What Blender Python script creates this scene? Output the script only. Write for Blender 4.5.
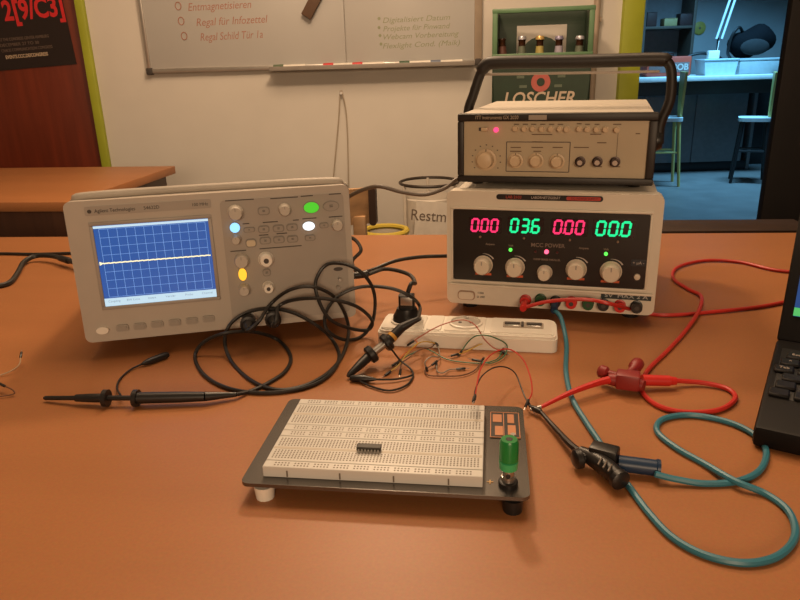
import bpy, bmesh, math, random
from mathutils import Vector, Matrix, Euler
random.seed(7)
for o in list(bpy.data.objects): bpy.data.objects.remove(o)
SC = bpy.context.scene; COL = SC.collection
TZ = 0.75                                   # table top above the floor
# ------------------------------------------------------------------ camera
F, PITCH, ROLL, CH = 684.0, 0.3332, -0.0293, 0.3094
_f = Vector((0, math.cos(PITCH), -math.sin(PITCH))); _x = Vector((1, 0, 0)); _u = _x.cross(_f)
CX = math.cos(ROLL)*_x + math.sin(ROLL)*_u; CU = -math.sin(ROLL)*_x + math.cos(ROLL)*_u
CAM = Vector((0, 0, TZ+CH))
cd = bpy.data.cameras.new('camera'); cam = bpy.data.objects.new('camera', cd); COL.objects.link(cam)
cd.sensor_fit = 'HORIZONTAL'; cd.sensor_width = 36.0; cd.lens = 36.0*F/800.0; cd.clip_start = .01; cd.clip_end = 60
cam.matrix_world = Matrix(((CX.x, CU.x, -_f.x, CAM.x), (CX.y, CU.y, -_f.y, CAM.y), (CX.z, CU.z, -_f.z, CAM.z), (0, 0, 0, 1)))
SC.camera = cam
# ------------------------------------------------------------------ world, lamps, exposure
w = bpy.data.worlds.new('world'); SC.world = w; w.use_nodes = True
w.node_tree.nodes['Background'].inputs[0].default_value = (1.0, .70, .46, 1); w.node_tree.nodes['Background'].inputs[1].default_value = .09
SC.view_settings.view_transform = 'Standard'; SC.view_settings.look = 'None'; SC.view_settings.gamma = 1.0
SC.view_settings.use_curve_mapping = False; SC.view_settings.exposure = 0.0
def light(name, kind, loc, power, col, size=.1, size_y=None, aim=None, spread=None):
    d = bpy.data.lights.new(name, kind); d.energy = power; d.color = col
    if kind == 'AREA':
        d.size = size
        if size_y: d.shape = 'RECTANGLE'; d.size_y = size_y
        if spread: d.spread = spread
    else: d.shadow_soft_size = size
    o = bpy.data.objects.new(name, d); COL.objects.link(o); o.location = loc
    if aim is not None: o.rotation_euler = (Vector(aim)-Vector(loc)).to_track_quat('-Z', 'Y').to_euler()
    return o
light('hanging_lamp_light', 'POINT', (-.06, 1.65, 1.92), 37, (1, .69, .43), .07)
light('added_overhead_fill', 'AREA', (0, 1.25, 2.70), 29, (1, .69, .43), 1.5, .9, aim=(0, 1.25, 0))  # added soft fill overhead, lifts the shadows on the table
light('added_rear_fill', 'AREA', (.1, -2.05, 1.50), 33, (1, .69, .43), 1.0, .5, aim=(.0, .7, .8))  # added unseen fill behind the camera, brightens the instrument fronts
light('back_room_lamp_light', 'AREA', (2.9, 5.7, 2.5), 80, (.19, .58, 1.0), .9, .3, aim=(2.95, 5.9, 0), spread=2.2)
# ------------------------------------------------------------------ measuring helpers (table / wall points seen by the camera)
def ray(px, py): return _f + CX*((px-400)/F) - CU*((py-300)/F)
def tab(px, py, h=0.0):
    d = ray(px, py); return CAM + d*((TZ+h-CAM.z)/d.z)
def aty(px, py, Y):
    d = ray(px, py); return CAM + d*(Y/d.y)
class Plane:                                # front plane (local y = off) of a standing thing
    def __init__(s, root): s.M = Matrix.LocRotScale(root.location, root.rotation_euler, None); s.I = s.M.inverted()
    def hit(s, px, py, off=0.0):
        o = s.I @ CAM; d = s.I.to_3x3() @ ray(px, py); return o + d*((off-o.y)/d.y)
    def xz(s, px, py, off=0.0): q = s.hit(px, py, off); return q.x, q.z
    def k(s, px, py): o = s.I @ CAM; q = s.hit(px, py); return (q-o).length/F   # metres per pixel there
# ------------------------------------------------------------------ materials
MATS = {}
def mat(name, col, rough=.5, metal=0.0, var=.06, scale=30, bump=0.0, emit=None, es=1.0, stretch=(1, 1, 1), coat=0.0, alpha=1.0, trans=0.0, spec=.5):
    if name in MATS: return MATS[name]
    m = bpy.data.materials.new(name); m.use_nodes = True; nt = m.node_tree; b = nt.nodes['Principled BSDF']
    c = tuple(col)+(1,)
    b.inputs['Roughness'].default_value = rough; b.inputs['Metallic'].default_value = metal
    b.inputs['Coat Weight'].default_value = coat; b.inputs['Alpha'].default_value = alpha; b.inputs['Transmission Weight'].default_value = trans
    b.inputs['Specular IOR Level'].default_value = spec
    tc = nt.nodes.new('ShaderNodeTexCoord'); mp = nt.nodes.new('ShaderNodeMapping'); mp.inputs['Scale'].default_value = stretch
    nz = nt.nodes.new('ShaderNodeTexNoise'); nz.inputs['Scale'].default_value = scale; nz.inputs['Detail'].default_value = 4
    rp = nt.nodes.new('ShaderNodeValToRGB'); e = rp.color_ramp.elements
    e[0].position = .3; e[1].position = .7
    e[0].color = tuple(max(0, v*(1-var)) for v in col)+(1,); e[1].color = tuple(min(1, v*(1+var)) for v in col)+(1,)
    L = nt.links.new
    L(tc.outputs['Object'], mp.inputs[0]); L(mp.outputs[0], nz.inputs['Vector']); L(nz.outputs['Fac'], rp.inputs[0]); L(rp.outputs[0], b.inputs['Base Color'])
    if bump:
        bp = nt.nodes.new('ShaderNodeBump'); bp.inputs['Strength'].default_value = bump; bp.inputs['Distance'].default_value = .002
        L(nz.outputs['Fac'], bp.inputs['Height']); L(bp.outputs[0], b.inputs['Normal'])
    if emit: b.inputs['Emission Color'].default_value = tuple(emit)+(1,); b.inputs['Emission Strength'].default_value = es
    MATS[name] = m; return m
def table_mat():
    m = mat('beech_laminate', (.42, .168, .060), .44, var=.05, spec=.42, scale=5, stretch=(.5, 3, 1), bump=.0)
    nt = m.node_tree; b = nt.nodes['Principled BSDF']; rp = [n for n in nt.nodes if n.type == 'VALTORGB'][0]
    n2 = nt.nodes.new('ShaderNodeTexNoise'); n2.inputs['Scale'].default_value = 420; n2.inputs['Detail'].default_value = 2
    mx = nt.nodes.new('ShaderNodeMix'); mx.data_type = 'RGBA'; mx.blend_type = 'MULTIPLY'; mx.inputs[0].default_value = .28
    tc = [n for n in nt.nodes if n.type == 'TEX_COORD'][0]
    nt.links.new(tc.outputs['Object'], n2.inputs['Vector']); nt.links.new(rp.outputs[0], mx.inputs[6]); nt.links.new(n2.outputs['Color'], mx.inputs[7])
    nt.links.new(mx.outputs[2], b.inputs['Base Color']); return m
M_TABLE = table_mat()
M_EDGE = mat('beech_edge', (.36, .17, .07), .5, var=.15, scale=14, stretch=(.4, 4, 4))
M_DARKW = mat('dark_wood', (.10, .035, .015), .45, var=.25, scale=9, stretch=(4, 4, .4))
M_DOOR = mat('door_veneer', (.15, .022, .006), .42, var=.22, scale=8, stretch=(5, 5, .35))
M_WALL = mat('white_plaster', (.66, .62, .56), .9, var=.03, scale=5, bump=.12)
M_FLOOR = mat('grey_linoleum', (.16, .15, .14), .35, var=.15, scale=5)
M_CEIL = mat('ceiling_paint', (.6, .57, .52), .9, var=.02)
M_GREEN = mat('lime_green_paint', (.36, .40, .03), .5, var=.08, scale=8)
M_WB = mat('whiteboard_enamel', (.50, .49, .47), .28, var=.03, scale=3)
M_ALU = mat('brushed_aluminium', (.55, .52, .48), .35, .8, var=.05)
M_STEEL = mat('dull_steel', (.50, .48, .45), .3, .9, var=.06)
M_BLACK = mat('black_plastic', (.012, .011, .011), .38, var=.2)
M_CABLE = mat('black_cable', (.014, .013, .012), .45, var=.2)
M_GCABLE = mat('grey_brown_cable', (.10, .075, .055), .5, var=.15)
M_SCOPE = mat('beige_grey_casing', (.43, .385, .33), .5, var=.03)
M_SCOPE2 = mat('grey_control_panel', (.34, .305, .265), .55, var=.03)
M_KNOB = mat('grey_beige_knob', (.46, .42, .36), .5, var=.04)
M_BTN = mat('grey_button', (.30, .27, .235), .5, var=.05)
M_PRINT = mat('dark_print', (.06, .05, .045), .7)
M_PSU = mat('cream_casing', (.66, .60, .50), .45, var=.03)
M_PSUP = mat('black_front_panel', (.010, .008, .007), .3, var=.2)
M_PKNOB = mat('cream_knob', (.62, .54, .43), .45, var=.04)
M_GENF = mat('tan_front_panel', (.45, .37, .25), .5, var=.03)
M_GENB = mat('dark_brown_shell', (.012, .008, .006), .5, var=.2)
M_GENT = mat('grey_beige_lid', (.50, .45, .38), .5, var=.03)
M_GKNOB = mat('tan_knob', (.55, .42, .27), .45, var=.05)
M_ORANGE = mat('orange_print', (.55, .10, .03), .6)
M_PWHITE = mat('pale_print', (.45, .40, .36), .7)
M_WHITE = mat('white_plastic', (.78, .74, .66), .4, var=.02)
M_BB = mat('breadboard_plastic', (.62, .605, .57), .32, var=.02)
M_HOLE = mat('contact_hole', (.17, .14, .11), .7)
M_PLATE = mat('dark_metal_plate', (.16, .15, .14), .25, .8, var=.15, scale=12)
M_RED = mat('red_plastic', (.55, .02, .015), .4, var=.08)
M_REDC = mat('red_cable', (.50, .025, .018), .4, var=.08)
M_DRED = mat('dark_red_plastic', (.24, .016, .014), .45, var=.1)
M_BLUEC = mat('petrol_blue_cable', (.03, .17, .24), .42, var=.08)
M_DBLUE = mat('dark_blue_plastic', (.008, .03, .075), .4, var=.1)
M_GREENP = mat('green_plastic', (.010, .22, .045), .3, var=.08)
M_LGREEN = mat('pale_green_plastic', (.05, .42, .16), .35)
M_DGREEN = mat('dark_green_plastic', (.010, .07, .02), .45)
M_CRATE = mat('dark_green_crate', (.007, .026, .010), .45, var=.15)
M_CRATEL = mat('light_green_crate_rim', (.10, .20, .10), .45, var=.08)
M_BOTTLE = mat('brown_bottle_glass', (.035, .013, .006), .12, var=.1, coat=.3)
M_YEL = mat('yellow_plastic', (.62, .47, .06), .5, var=.05)
M_COPPER = mat('copper_print', (.50, .22, .11), .4, .3)
def emat(name, col, s): return mat(name, tuple(v*.4 for v in col), .5, emit=col, es=s)
E_RED = emat('red_segments', (1, .03, .16), 1.0); E_GRN = emat('green_segments', (.0, .92, .34), .95)
E_LEDR = emat('red_led', (1, .10, .20), 2.2); E_LEDG = emat('green_led', (.12, 1, .10), 1.3)
E_BLUEB = emat('blue_lit_button', (.25, .60, 1), 1.4); E_GREENB = emat('green_lit_button', (.06, .62, .02), .8)
E_WHITEB = emat('white_lit_button', (.85, .95, 1), 1.3); E_YELB = emat('amber_lit_button', (1, .50, .03), 1.2)
E_SCR = mat('blue_screen', (.01, .02, .05), .25, emit=(.008, .080, .33), es=1.0); E_GRID = emat('graticule_blue', (.20, .42, .85), .8)
E_TRACE = emat('trace_yellow', (1, .92, .55), 1.0); E_BAR = emat('pale_menu_bar', (.50, .72, .88), .9)
# ------------------------------------------------------------------ mesh helpers
def rrect(cx, cz, w_, h_, r, n=4):
    r = min(r, w_/2-1e-5, h_/2-1e-5); P = []
    for i, (sx, sz) in enumerate(((1, 1), (-1, 1), (-1, -1), (1, -1))):
        for k in range(n+1):
            a = math.pi/2*(i+k/n); P.append((cx+sx*(w_/2-r)+r*math.cos(a), cz+sz*(h_/2-r)+r*math.sin(a)))
    return P
def ell(cx, cz, rx, rz, n=20): return [(cx+rx*math.cos(2*math.pi*k/n), cz+rz*math.sin(2*math.pi*k/n)) for k in range(n)]
def spline(P, n=6):
    P = [Vector(p) for p in P]
    if len(P) < 3: return P
    Q = [P[0]*2-P[1]]+P+[P[-1]*2-P[-2]]; out = []
    for i in range(1, len(Q)-2):
        a, b, c, d = Q[i-1:i+3]
        for k in range(n):
            t = k/n; out.append(.5*((2*b)+(c-a)*t+(2*a-5*b+4*c-d)*t*t+(3*b-a-3*c+d)*t**3))
    out.append(P[-1]); return out
class MB:
    def __init__(s): s.bm = bmesh.new()
    def box(s, c, sz, bev=0, rot=None, seg=2):
        t = bmesh.new(); bmesh.ops.create_cube(t, size=1); bmesh.ops.scale(t, vec=sz, verts=t.verts)
        if bev: bmesh.ops.bevel(t, geom=list(t.edges), offset=bev, segments=seg, affect='EDGES', profile=.5)
        if rot: bmesh.ops.rotate(t, cent=(0, 0, 0), matrix=Euler(rot).to_matrix(), verts=t.verts)
        bmesh.ops.translate(t, vec=c, verts=t.verts); s._add(t); return s
    def _add(s, t):
        me = bpy.data.meshes.new('t'); t.to_mesh(me); t.free(); s.bm.from_mesh(me); bpy.data.meshes.remove(me)
    def lathe(s, prof, p0, d, seg=18):      # prof: (distance along d, radius)
        d = Vector(d).normalized(); q = d.to_track_quat('Z', 'Y'); p0 = Vector(p0); rings = []
        for (h, r) in prof:
            rings.append([s.bm.verts.new(p0+q @ Vector((r*math.cos(2*math.pi*k/seg), r*math.sin(2*math.pi*k/seg), h))) for k in range(seg)])
        for a, b in zip(rings, rings[1:]):
            for k in range(seg): s.bm.faces.new((a[k], a[(k+1) % seg], b[(k+1) % seg], b[k]))
        s.bm.faces.new(rings[0][::-1]); s.bm.faces.new(rings[-1]); return s
    def cyl(s, p0, p1, r0, r1=None, seg=14):
        v = Vector(p1)-Vector(p0); return s.lathe([(0, r0), (v.length, r0 if r1 is None else r1)], p0, v, seg)
    def tube(s, pts, r, seg=8, n=6, closed=False, smooth=True):
        P = spline(pts, n) if smooth else [Vector(p) for p in pts]; rad = r if callable(r) else (lambda t: r)
        t0 = (P[1]-P[0]).normalized(); nrm = t0.orthogonal().normalized(); rings = []
        for i, p in enumerate(P):
            t = (P[min(i+1, len(P)-1)]-P[max(i-1, 0)])
            if t.length < 1e-9: continue
            t.normalize(); nrm = (nrm-t*nrm.dot(t))
            nrm = nrm.normalized() if nrm.length > 1e-6 else t.orthogonal().normalized(); bn = t.cross(nrm); rr = rad(i/(len(P)-1))
            rings.append([s.bm.verts.new(p+(nrm*math.cos(2*math.pi*k/seg)+bn*math.sin(2*math.pi*k/seg))*rr) for k in range(seg)])
        for a, b in zip(rings, rings[1:]):
            for k in range(seg): s.bm.faces.new((a[k], a[(k+1) % seg], b[(k+1) % seg], b[k]))
        s.bm.faces.new(rings[0][::-1]); s.bm.faces.new(rings[-1]); return s
    def ring(s, c, R, r, seg=36, sq=1.0, ry=None):
        P = [(c[0]+R*math.cos(2*math.pi*k/seg), c[1]+(ry or R)*math.sin(2*math.pi*k/seg), c[2]) for k in range(seg+1)]
        return s.tube(P, r, 8, smooth=False)
    def prism(s, out, y0, y1, axis='y'):    # outline in local x-z, extruded along y
        f = (lambda x, z, y: (x, y, z)) if axis == 'y' else ((lambda x, y_, z: (x, y_, z)) if axis == 'z' else (lambda a, b, x: (x, a, b)))
        A = [s.bm.verts.new(f(x, z, y0)) for x, z in out]; B = [s.bm.verts.new(f(x, z, y1)) for x, z in out]; n = len(out)
        s.bm.faces.new(A); s.bm.faces.new(B[::-1])
        for k in range(n): s.bm.faces.new((A[k], B[k], B[(k+1) % n], A[(k+1) % n]))
        return s
    def sphere(s, c, r, seg=14):
        t = bmesh.new(); bmesh.ops.create_uvsphere(t, u_segments=seg, v_segments=seg//2+2, radius=1)
        bmesh.ops.scale(t, vec=(r, r, r) if not hasattr(r, '__len__') else r, verts=t.verts); bmesh.ops.translate(t, vec=c, verts=t.verts); s._add(t); return s
    def quad(s, pts): s.bm.faces.new([s.bm.verts.new(p) for p in pts]); return s
    def xf(s, M): bmesh.ops.transform(s.bm, matrix=M, verts=s.bm.verts); return s
    def build(s, name, m, parent=None, smooth=True, loc=None):
        bmesh.ops.recalc_face_normals(s.bm, faces=s.bm.faces)
        me = bpy.data.meshes.new(name); s.bm.to_mesh(me); s.bm.free(); me.materials.append(m)
        if smooth:
            me.polygons.foreach_set('use_smooth', [True]*len(me.polygons)); me.set_sharp_from_angle(angle=math.radians(38))
        o = bpy.data.objects.new(name, me); COL.objects.link(o)
        if parent is not None: o.parent = parent
        if loc is not None: o.location = loc
        return o
def tag(o, label, cat, group=None):
    o['label'] = label; o['category'] = cat
    if group: o['group'] = group
    return o
def thing(name, label, cat, loc=(0, 0, 0), rot=(0, 0, 0), group=None):
    o = bpy.data.objects.new(name, None); COL.objects.link(o); o.empty_display_size = .05
    o.location = loc; o.rotation_euler = rot; return tag(o, label, cat, group)
def struct(o): o['kind'] = 'structure'; return o
def pc(src, parent, loc, rot=None):         # a copy of a part sharing its mesh
    c = src.copy(); COL.objects.link(c); c.parent = parent; c.location = loc
    if rot: c.rotation_euler = rot
    return c
def text(name, s, size, m, parent, loc, rot=(math.pi/2, 0, 0), shear=0.0, align='CENTER', width=None, off=0.0, ext=.0002):
    cu = bpy.data.curves.new('t', 'FONT'); cu.body = s; cu.size = size; cu.align_x = align; cu.align_y = 'CENTER'; cu.shear = shear; cu.extrude = ext; cu.offset = off
    cu.resolution_u = 3
    t = bpy.data.objects.new('t', cu); COL.objects.link(t); bpy.context.view_layer.update()
    me = bpy.data.meshes.new_from_object(t.evaluated_get(bpy.context.evaluated_depsgraph_get())); bpy.data.objects.remove(t)
    me.name = name
    if width and len(me.vertices):
        xs = [v.co.x for v in me.vertices]; k = width/max(1e-6, max(xs)-min(xs)); me.transform(Matrix.Diagonal((k, 1, 1, 1)))
    me.materials.clear(); me.materials.append(m)
    o = bpy.data.objects.new(name, me); COL.objects.link(o); o.parent = parent; o.location = loc; o.rotation_euler = rot; return o
# ================================================================== the room
WY = 2.90                                   # wall with the whiteboard
HC = 2.75
def slab(name, x0, x1, y0, y1, z0, z1, m): return struct(MB().box(((x0+x1)/2, (y0+y1)/2, (z0+z1)/2), (x1-x0, y1-y0, z1-z0)).build(name, m, smooth=False))
slab('floor', -3.2, 6.2, -2.2, 8.2, -.1, 0, M_FLOOR)
slab('ceiling', -3.2, 6.2, -2.2, 8.2, HC, HC+.1, M_CEIL)
slab('wall_left', -3.2, -3.1, -2.2, WY, 0, HC, M_WALL)
# wall_back with two openings: brown door at the left, doorway at the right
DL0, DL1 = -2.15, -1.224                    # brown door leaf
DR0, DR1 = .985, 1.80                       # doorway to the back room
wb_ = MB()
for (x0, x1, z0, z1) in ((-3.2, DL0-.05, 0, HC), (DL1+.034, .905, 0, HC), (DL0-.05, DL1+.034, 2.1, HC), (.905, DR1, 2.15, HC), (DR1, 3.6, 0, HC)):
    wb_.box(((x0+x1)/2, WY+.07, (z0+z1)/2), (x1-x0, .14, z1-z0))
struct(wb_.build('wall_back', M_WALL, smooth=False))
d1 = struct(MB().box(((DL0+DL1)/2, WY+.03, 1.03), (DL1-DL0, .04, 2.06), .003).build('door_1', M_DOOR))
hb = MB().cyl((DL0+.09, WY+.01, 1.05), (DL0+.09, WY-.05, 1.05), .01).cyl((DL0+.09, WY-.045, 1.05), (DL0+.21, WY-.045, 1.05), .009).build('door_handle', M_STEEL, d1)
t1 = MB()
for x in (DL0-.025, DL1+.0165): t1.box((x, WY+.04, 1.05), (.033, .12, 2.1), .004)
t1.box(((DL0+DL1)/2, WY+.04, 2.085), (DL1-DL0+.09, .12, .045), .004)
struct(t1.build('trim_1', M_GREEN))
t2 = MB().box((.945, WY+.06, 1.075), (.082, .18, 2.15), .005).box(((.905+DR1)/2, WY+.06, 2.18), (DR1-.905+.08, .18, .08), .005)
struct(t2.build('trim_2', M_GREEN))
pp = MB().cyl((.80, WY-.02, 0), (.80, WY-.02, HC), .013, seg=12)
for z in (.4, 1.2, 2.0): pp.box((.80, WY-.012, z), (.04, .024, .02), .003)
struct(pp.build('trim_3', mat('pipe_paint', (.42, .33, .25), .5)))
# open door at the right, lack of light put into its near-black colour, with the back room's walls
M_SHADEDOOR = mat('shade_darkened_door', (.005, .0025, .002), .6, var=.3, scale=6, stretch=(5, 5, .4))
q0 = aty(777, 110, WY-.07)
d2 = struct(MB().box((0, 0, 0), (.86, .04, 2.1), .004).build('door_2', M_SHADEDOOR)); d2.location = (q0.x+.43, WY-.05, 1.06)
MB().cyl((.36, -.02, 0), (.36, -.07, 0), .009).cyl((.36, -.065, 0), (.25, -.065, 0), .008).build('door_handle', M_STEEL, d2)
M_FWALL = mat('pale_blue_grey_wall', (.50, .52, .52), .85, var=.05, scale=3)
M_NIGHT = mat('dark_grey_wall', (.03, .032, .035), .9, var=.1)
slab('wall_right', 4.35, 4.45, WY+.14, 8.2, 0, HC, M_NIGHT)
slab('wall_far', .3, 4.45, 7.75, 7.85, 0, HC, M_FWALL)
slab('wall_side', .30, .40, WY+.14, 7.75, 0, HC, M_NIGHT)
# ------------------------------------------------------------------ work table
troot = thing('work_table', 'large orange-brown beech laminate work table carrying the instruments', 'table', (0.02, .56, 0), (0, 0, -.10))
TD, TW = 1.42, 2.5
MB().box((0, 0, TZ-.0135), (TW, TD, .027), .002).build('tabletop', M_TABLE, troot)
eb = MB()
for y in (-TD/2-.001, TD/2+.001): eb.box((0, y, TZ-.0145), (TW, .002, .025))
for x in (-TW/2-.001, TW/2+.001): eb.box((x, 0, TZ-.0145), (.002, TD, .025))
eb.build('edge_band', M_EDGE, troot)
lg = None
for sx in (-1, 1):
    for sy in (-1, 1):
        if lg is None: lg = MB().box((0, 0, (TZ-.027)/2), (.05, .05, TZ-.027), .004).build('leg', M_STEEL, troot, loc=(sx*(TW/2-.06), sy*(TD/2-.06), 0))
        else: pc(lg, troot, (sx*(TW/2-.06), sy*(TD/2-.06), 0))
MB().box((0, TD/2-.06, TZ-.057), (TW-.17, .03, .05), .003).box((0, -TD/2+.06, TZ-.057), (TW-.17, .03, .05), .003).build('apron', M_STEEL, troot)
# ------------------------------------------------------------------ second desk, back left
a = tab(68, 202); b = tab(175, 166); yaw = math.atan2(-(b-a).x, (b-a).y)
dk = thing('wooden_desk', 'empty beech desk standing by the brown door behind the oscilloscope', 'desk', (a.x, a.y, 0), (0, 0, yaw))
dd, dw = (b-a).length, 1.25
MB().box((-dw/2, dd/2, TZ-.0125), (dw, dd, .025), .002).build('desktop', M_TABLE, dk)
MB().box((-.035, dd/2+.02, (TZ-.025)/2), (.025, dd-.10, TZ-.025), .002).build('side_panel', M_DARKW, dk)
MB().box((-dw+.035, dd/2+.02, (TZ-.025)/2), (.025, dd-.10, TZ-.025), .002).build('side_panel', M_DARKW, dk)
MB().box((-dw/2, .085, TZ-.025-.20), (dw-.098, .02, .40), .002).build('modesty_panel', M_DARKW, dk)
# ------------------------------------------------------------------ low dark bench behind the table at the right
q = [tab(655, 227, -.02), tab(788, 227, -.02), tab(788, 241, -.02), tab(655, 241, -.02)]
bz = TZ-.02; byaw = math.atan2((q[1]-q[0]).y, (q[1]-q[0]).x)
bn = thing('wooden_bench', 'dark brown wooden bench behind the table in front of the doorway', 'bench', (0.5*(q[0].x+q[1].x)-.02, 1.365, 0), (0, 0, -.10))
M_BENCH = mat('near_black_wood', (.03, .014, .008), .6, var=.2)
bl = (q[1]-q[0]).length+.13
MB().box((0, .0, bz-.012), (bl, .10, .024), .003).build('seat_board', M_BENCH, bn)
for sx in (-1, 1): MB().box((sx*(bl/2-.03), 0, (bz-.024)/2), (.03, .08, bz-.024), .003).build('leg', M_BENCH, bn)
# ================================================================== wall things
# whiteboard
zb = aty(300, 67, WY-.02).z
wbx0, wbx1 = aty(148, 60, WY-.02).x, aty(478, 60, WY-.02).x
wbd = thing('whiteboard', 'wide whiteboard on the wall with red and green handwritten lists', 'whiteboard', ((wbx0+wbx1)/2, WY, zb), (0, 0, 0))
ww = wbx1-wbx0; wh = .95
jx = aty(345, 30, WY-.02).x-(wbx0+wbx1)/2
MB().box(((-ww/2+jx)/2, -.010, wh/2), (jx+ww/2-.003, .016, wh-.01), .001).build('board_panel', M_WB, wbd)
MB().box(((ww/2+jx)/2, -.010, wh/2), (ww/2-jx-.003, .016, wh-.01), .001).build('board_panel', M_WB, wbd)
MB().box((0, -.012, 0), (ww, .024, .018), .003).build('frame_rail', M_ALU, wbd)
MB().box((0, -.012, wh), (ww, .024, .018), .003).build('frame_rail', M_ALU, wbd)
MB().box((-ww/2, -.012, wh/2), (.014, .024, wh), .003).build('frame_rail', M_ALU, wbd)
MB().box((ww/2, -.012, wh/2), (.030, .024, wh), .003).build('frame_rail', mat('dull_frame_rail', (.34, .27, .2), .5), wbd)
for s_ in (-1, 1): MB().box((s_*(ww/2), -.013, 0), (.026, .03, .026), .005).build('corner_cap', M_PRINT, wbd)
tx0, tx1 = aty(270, 66, WY-.05).x-wbd.location.x, ww/2-.02
MB().box(((tx0+tx1)/2, -.05, -.010), (tx1-tx0, .06, .006), .002).box(((tx0+tx1)/2, -.079, -.004), (tx1-tx0, .004, .016), .001).build('pen_tray', mat('dull_tray', (.26, .23, .2), .6), wbd)
M_RINK = mat('red_marker_ink', (.40, .20, .15), .8); M_GINK = mat('green_marker_ink', (.30, .32, .21), .8)
for (s_, px, py, wpx, m_) in (('Entmagnetisieren', 219, 6, 58, M_RINK), ('Regal für Infozettel', 231, 21, 66, M_RINK), ('Regal Schild Tür 1a', 231, 36, 58, M_RINK),
                              ('Digitalisiert Datum', 416, 19, 62, M_GINK), ('Projekte für Pinwand', 416, 27.5, 62, M_GINK), ('Webcam Vorbereitung', 420, 35.5, 70, M_GINK), ('Flexlight Cond. (Maik)', 421, 44.5, 72, M_GINK)):
    p = aty(px, py, WY-.02); text('handwriting', s_, .040 if m_ is M_RINK else .028, m_, wbd, (p.x-wbd.location.x, -.0183, p.z-zb), (math.pi/2, -.02, 0), .25, width=wpx*2.9/F)
for (px, py) in ((178, 6), (181, 21), (184, 36)):
    p = aty(px, py, WY-.02)
    MB().ring((0, 0, 0), .011, .0018, 16, ry=.014).xf(Matrix.Rotation(math.pi/2, 4, 'X')).build('bullet_mark', M_RINK, wbd, loc=(p.x-wbd.location.x, -.0185, p.z-zb))
for (px, py) in ((379, 18.5), (379, 27.5), (380, 35.5), (381, 44)):
    p = aty(px, py, WY-.02); MB().lathe([(0, .006), (.001, .006)], (0, 0, 0), (0, -1, 0), 10).build('bullet_mark', M_GINK, wbd, loc=(p.x-wbd.location.x, -.0182, p.z-zb))
# pens lying on the tray
for (px, cname, cc, lab) in ((279, 'grey-green', (.10, .14, .08), 'whiteboard pen with grey-green cap at the left end of the tray'),
                             (329, 'red', (.6, .03, .03), 'whiteboard pen with red cap, left one of the two red pens on the tray'),
                             (358, 'red', (.6, .03, .03), 'whiteboard pen with red cap right of the board joint'),
                             (405, 'green', (.03, .08, .03), 'whiteboard pen with dark green cap on the tray'),
                             (436, 'blue', (.14, .17, .24), 'whiteboard pen with blue-grey cap near the right end of the tray')):
    p = aty(px, 65, WY-.045); pen = thing('whiteboard_pen', lab, 'pen', (p.x, WY-.046, zb+.003), (0, 0, 0), 'pens on the whiteboard tray')
    c_ = mat('pen_cap_'+cname+str(px), cc, .4)
    MB().lathe([(0, .007), (.085, .0085)], (.018, 0, 0), (1, 0, 0), 12).build('barrel', M_WHITE, pen)
    MB().lathe([(0, .0085), (.036, .0095), (.04, .0095)], (-.022, 0, 0), (1, 0, 0), 12).build('cap', c_, pen)
# dark bar stuck on the board
p0, p1 = aty(306, 17, WY-.036), aty(326, -22, WY-.036)
vb = p1-p0; bar = thing('board_eraser', 'dark brown bar stuck slantwise on the upper edge of the whiteboard', 'eraser', (p0+p1)/2, (0, -math.atan2(vb.z, vb.x), 0))
MB().box((0, 0, 0), (vb.length, .022, .042), .004).build('grip', mat('brown_felt_grip', (.11, .06, .035), .7), bar)
MB().box((0, .0125, 0), (vb.length-.006, .005, .038), .001).build('felt_pad', M_PRINT, bar)
# cord hanging from a nail
n_ = aty(341, 93, WY-.015); l_, r_ = aty(331, 205, WY-.015), aty(349, 205, WY-.015)
cr = thing('hanging_cord', 'thin pale cord hanging as a narrow loop from a nail in the wall', 'cord', (n_.x, WY, n_.z))
MB().lathe([(0, .003), (.02, .003), (.021, .006), (.024, .006)], (0, 0, 0), (0, -1, 0), 10).build('nail', M_STEEL, cr)
MB().tube([(l_.x-n_.x-.005, -.012, l_.z-n_.z-.10), (l_.x-n_.x, -.012, l_.z-n_.z), (-.018, -.013, -.12), (-.004, -.015, -.002), (0, -.016, .005), (.006, -.015, -.002), (.018, -.013, -.12), (r_.x-n_.x, -.012, l_.z-n_.z), (r_.x-n_.x, -.012, l_.z-n_.z-.10)], .0028, 6).build('cord', mat('pale_cord', (.42, .35, .27), .8), cr)
# poster on the brown door
pr = aty(76, 64, WY); pb = aty(0, 70, WY)
pw, ph = .62, .86
po = thing('poster', 'black poster with red bracketed lettering taped to the brown door', 'poster', (pr.x, WY+.008, pr.z), (0, -.055, 0))
MB().box((-pw/2, -.0006, ph/2), (pw, .0012, ph)).build('sheet', mat('black_poster_paper', (.016, .008, .007), .5), po)
M_PRED = mat('red_poster_ink', (.62, .022, .025), .5); M_PPALE = mat('pale_poster_ink', (.16, .11, .085), .6); M_PBR = mat('cream_poster_ink', (.50, .38, .26), .6)
text('headline', '2[9/C3]', .100, M_PRED, po, (-.120, -.0014, .212), off=.003, width=.238)
for k, (s_, wd) in enumerate((('AT THE CONGRESS CENTER HAMBURG', .20), ('DECEMBER 27 TO 30', .155), ('CHAOS COMMUNICATION CONGRESS', .205))):
    text('small_print', s_, .016, M_PPALE, po, (-.185-(.20-wd)/2, -.0014, .112-.020*k), width=wd)
text('small_print', 'EVENTS.CCC.DE/CONGRESS', .018, M_PBR, po, (-.19, -.0014, .047), off=.0006, width=.17)
MB().box((-.335, -.0012, .085), (.06, .0008, .012), rot=(0, .15, 0)).build('pale_stroke', M_PBR, po)
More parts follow.
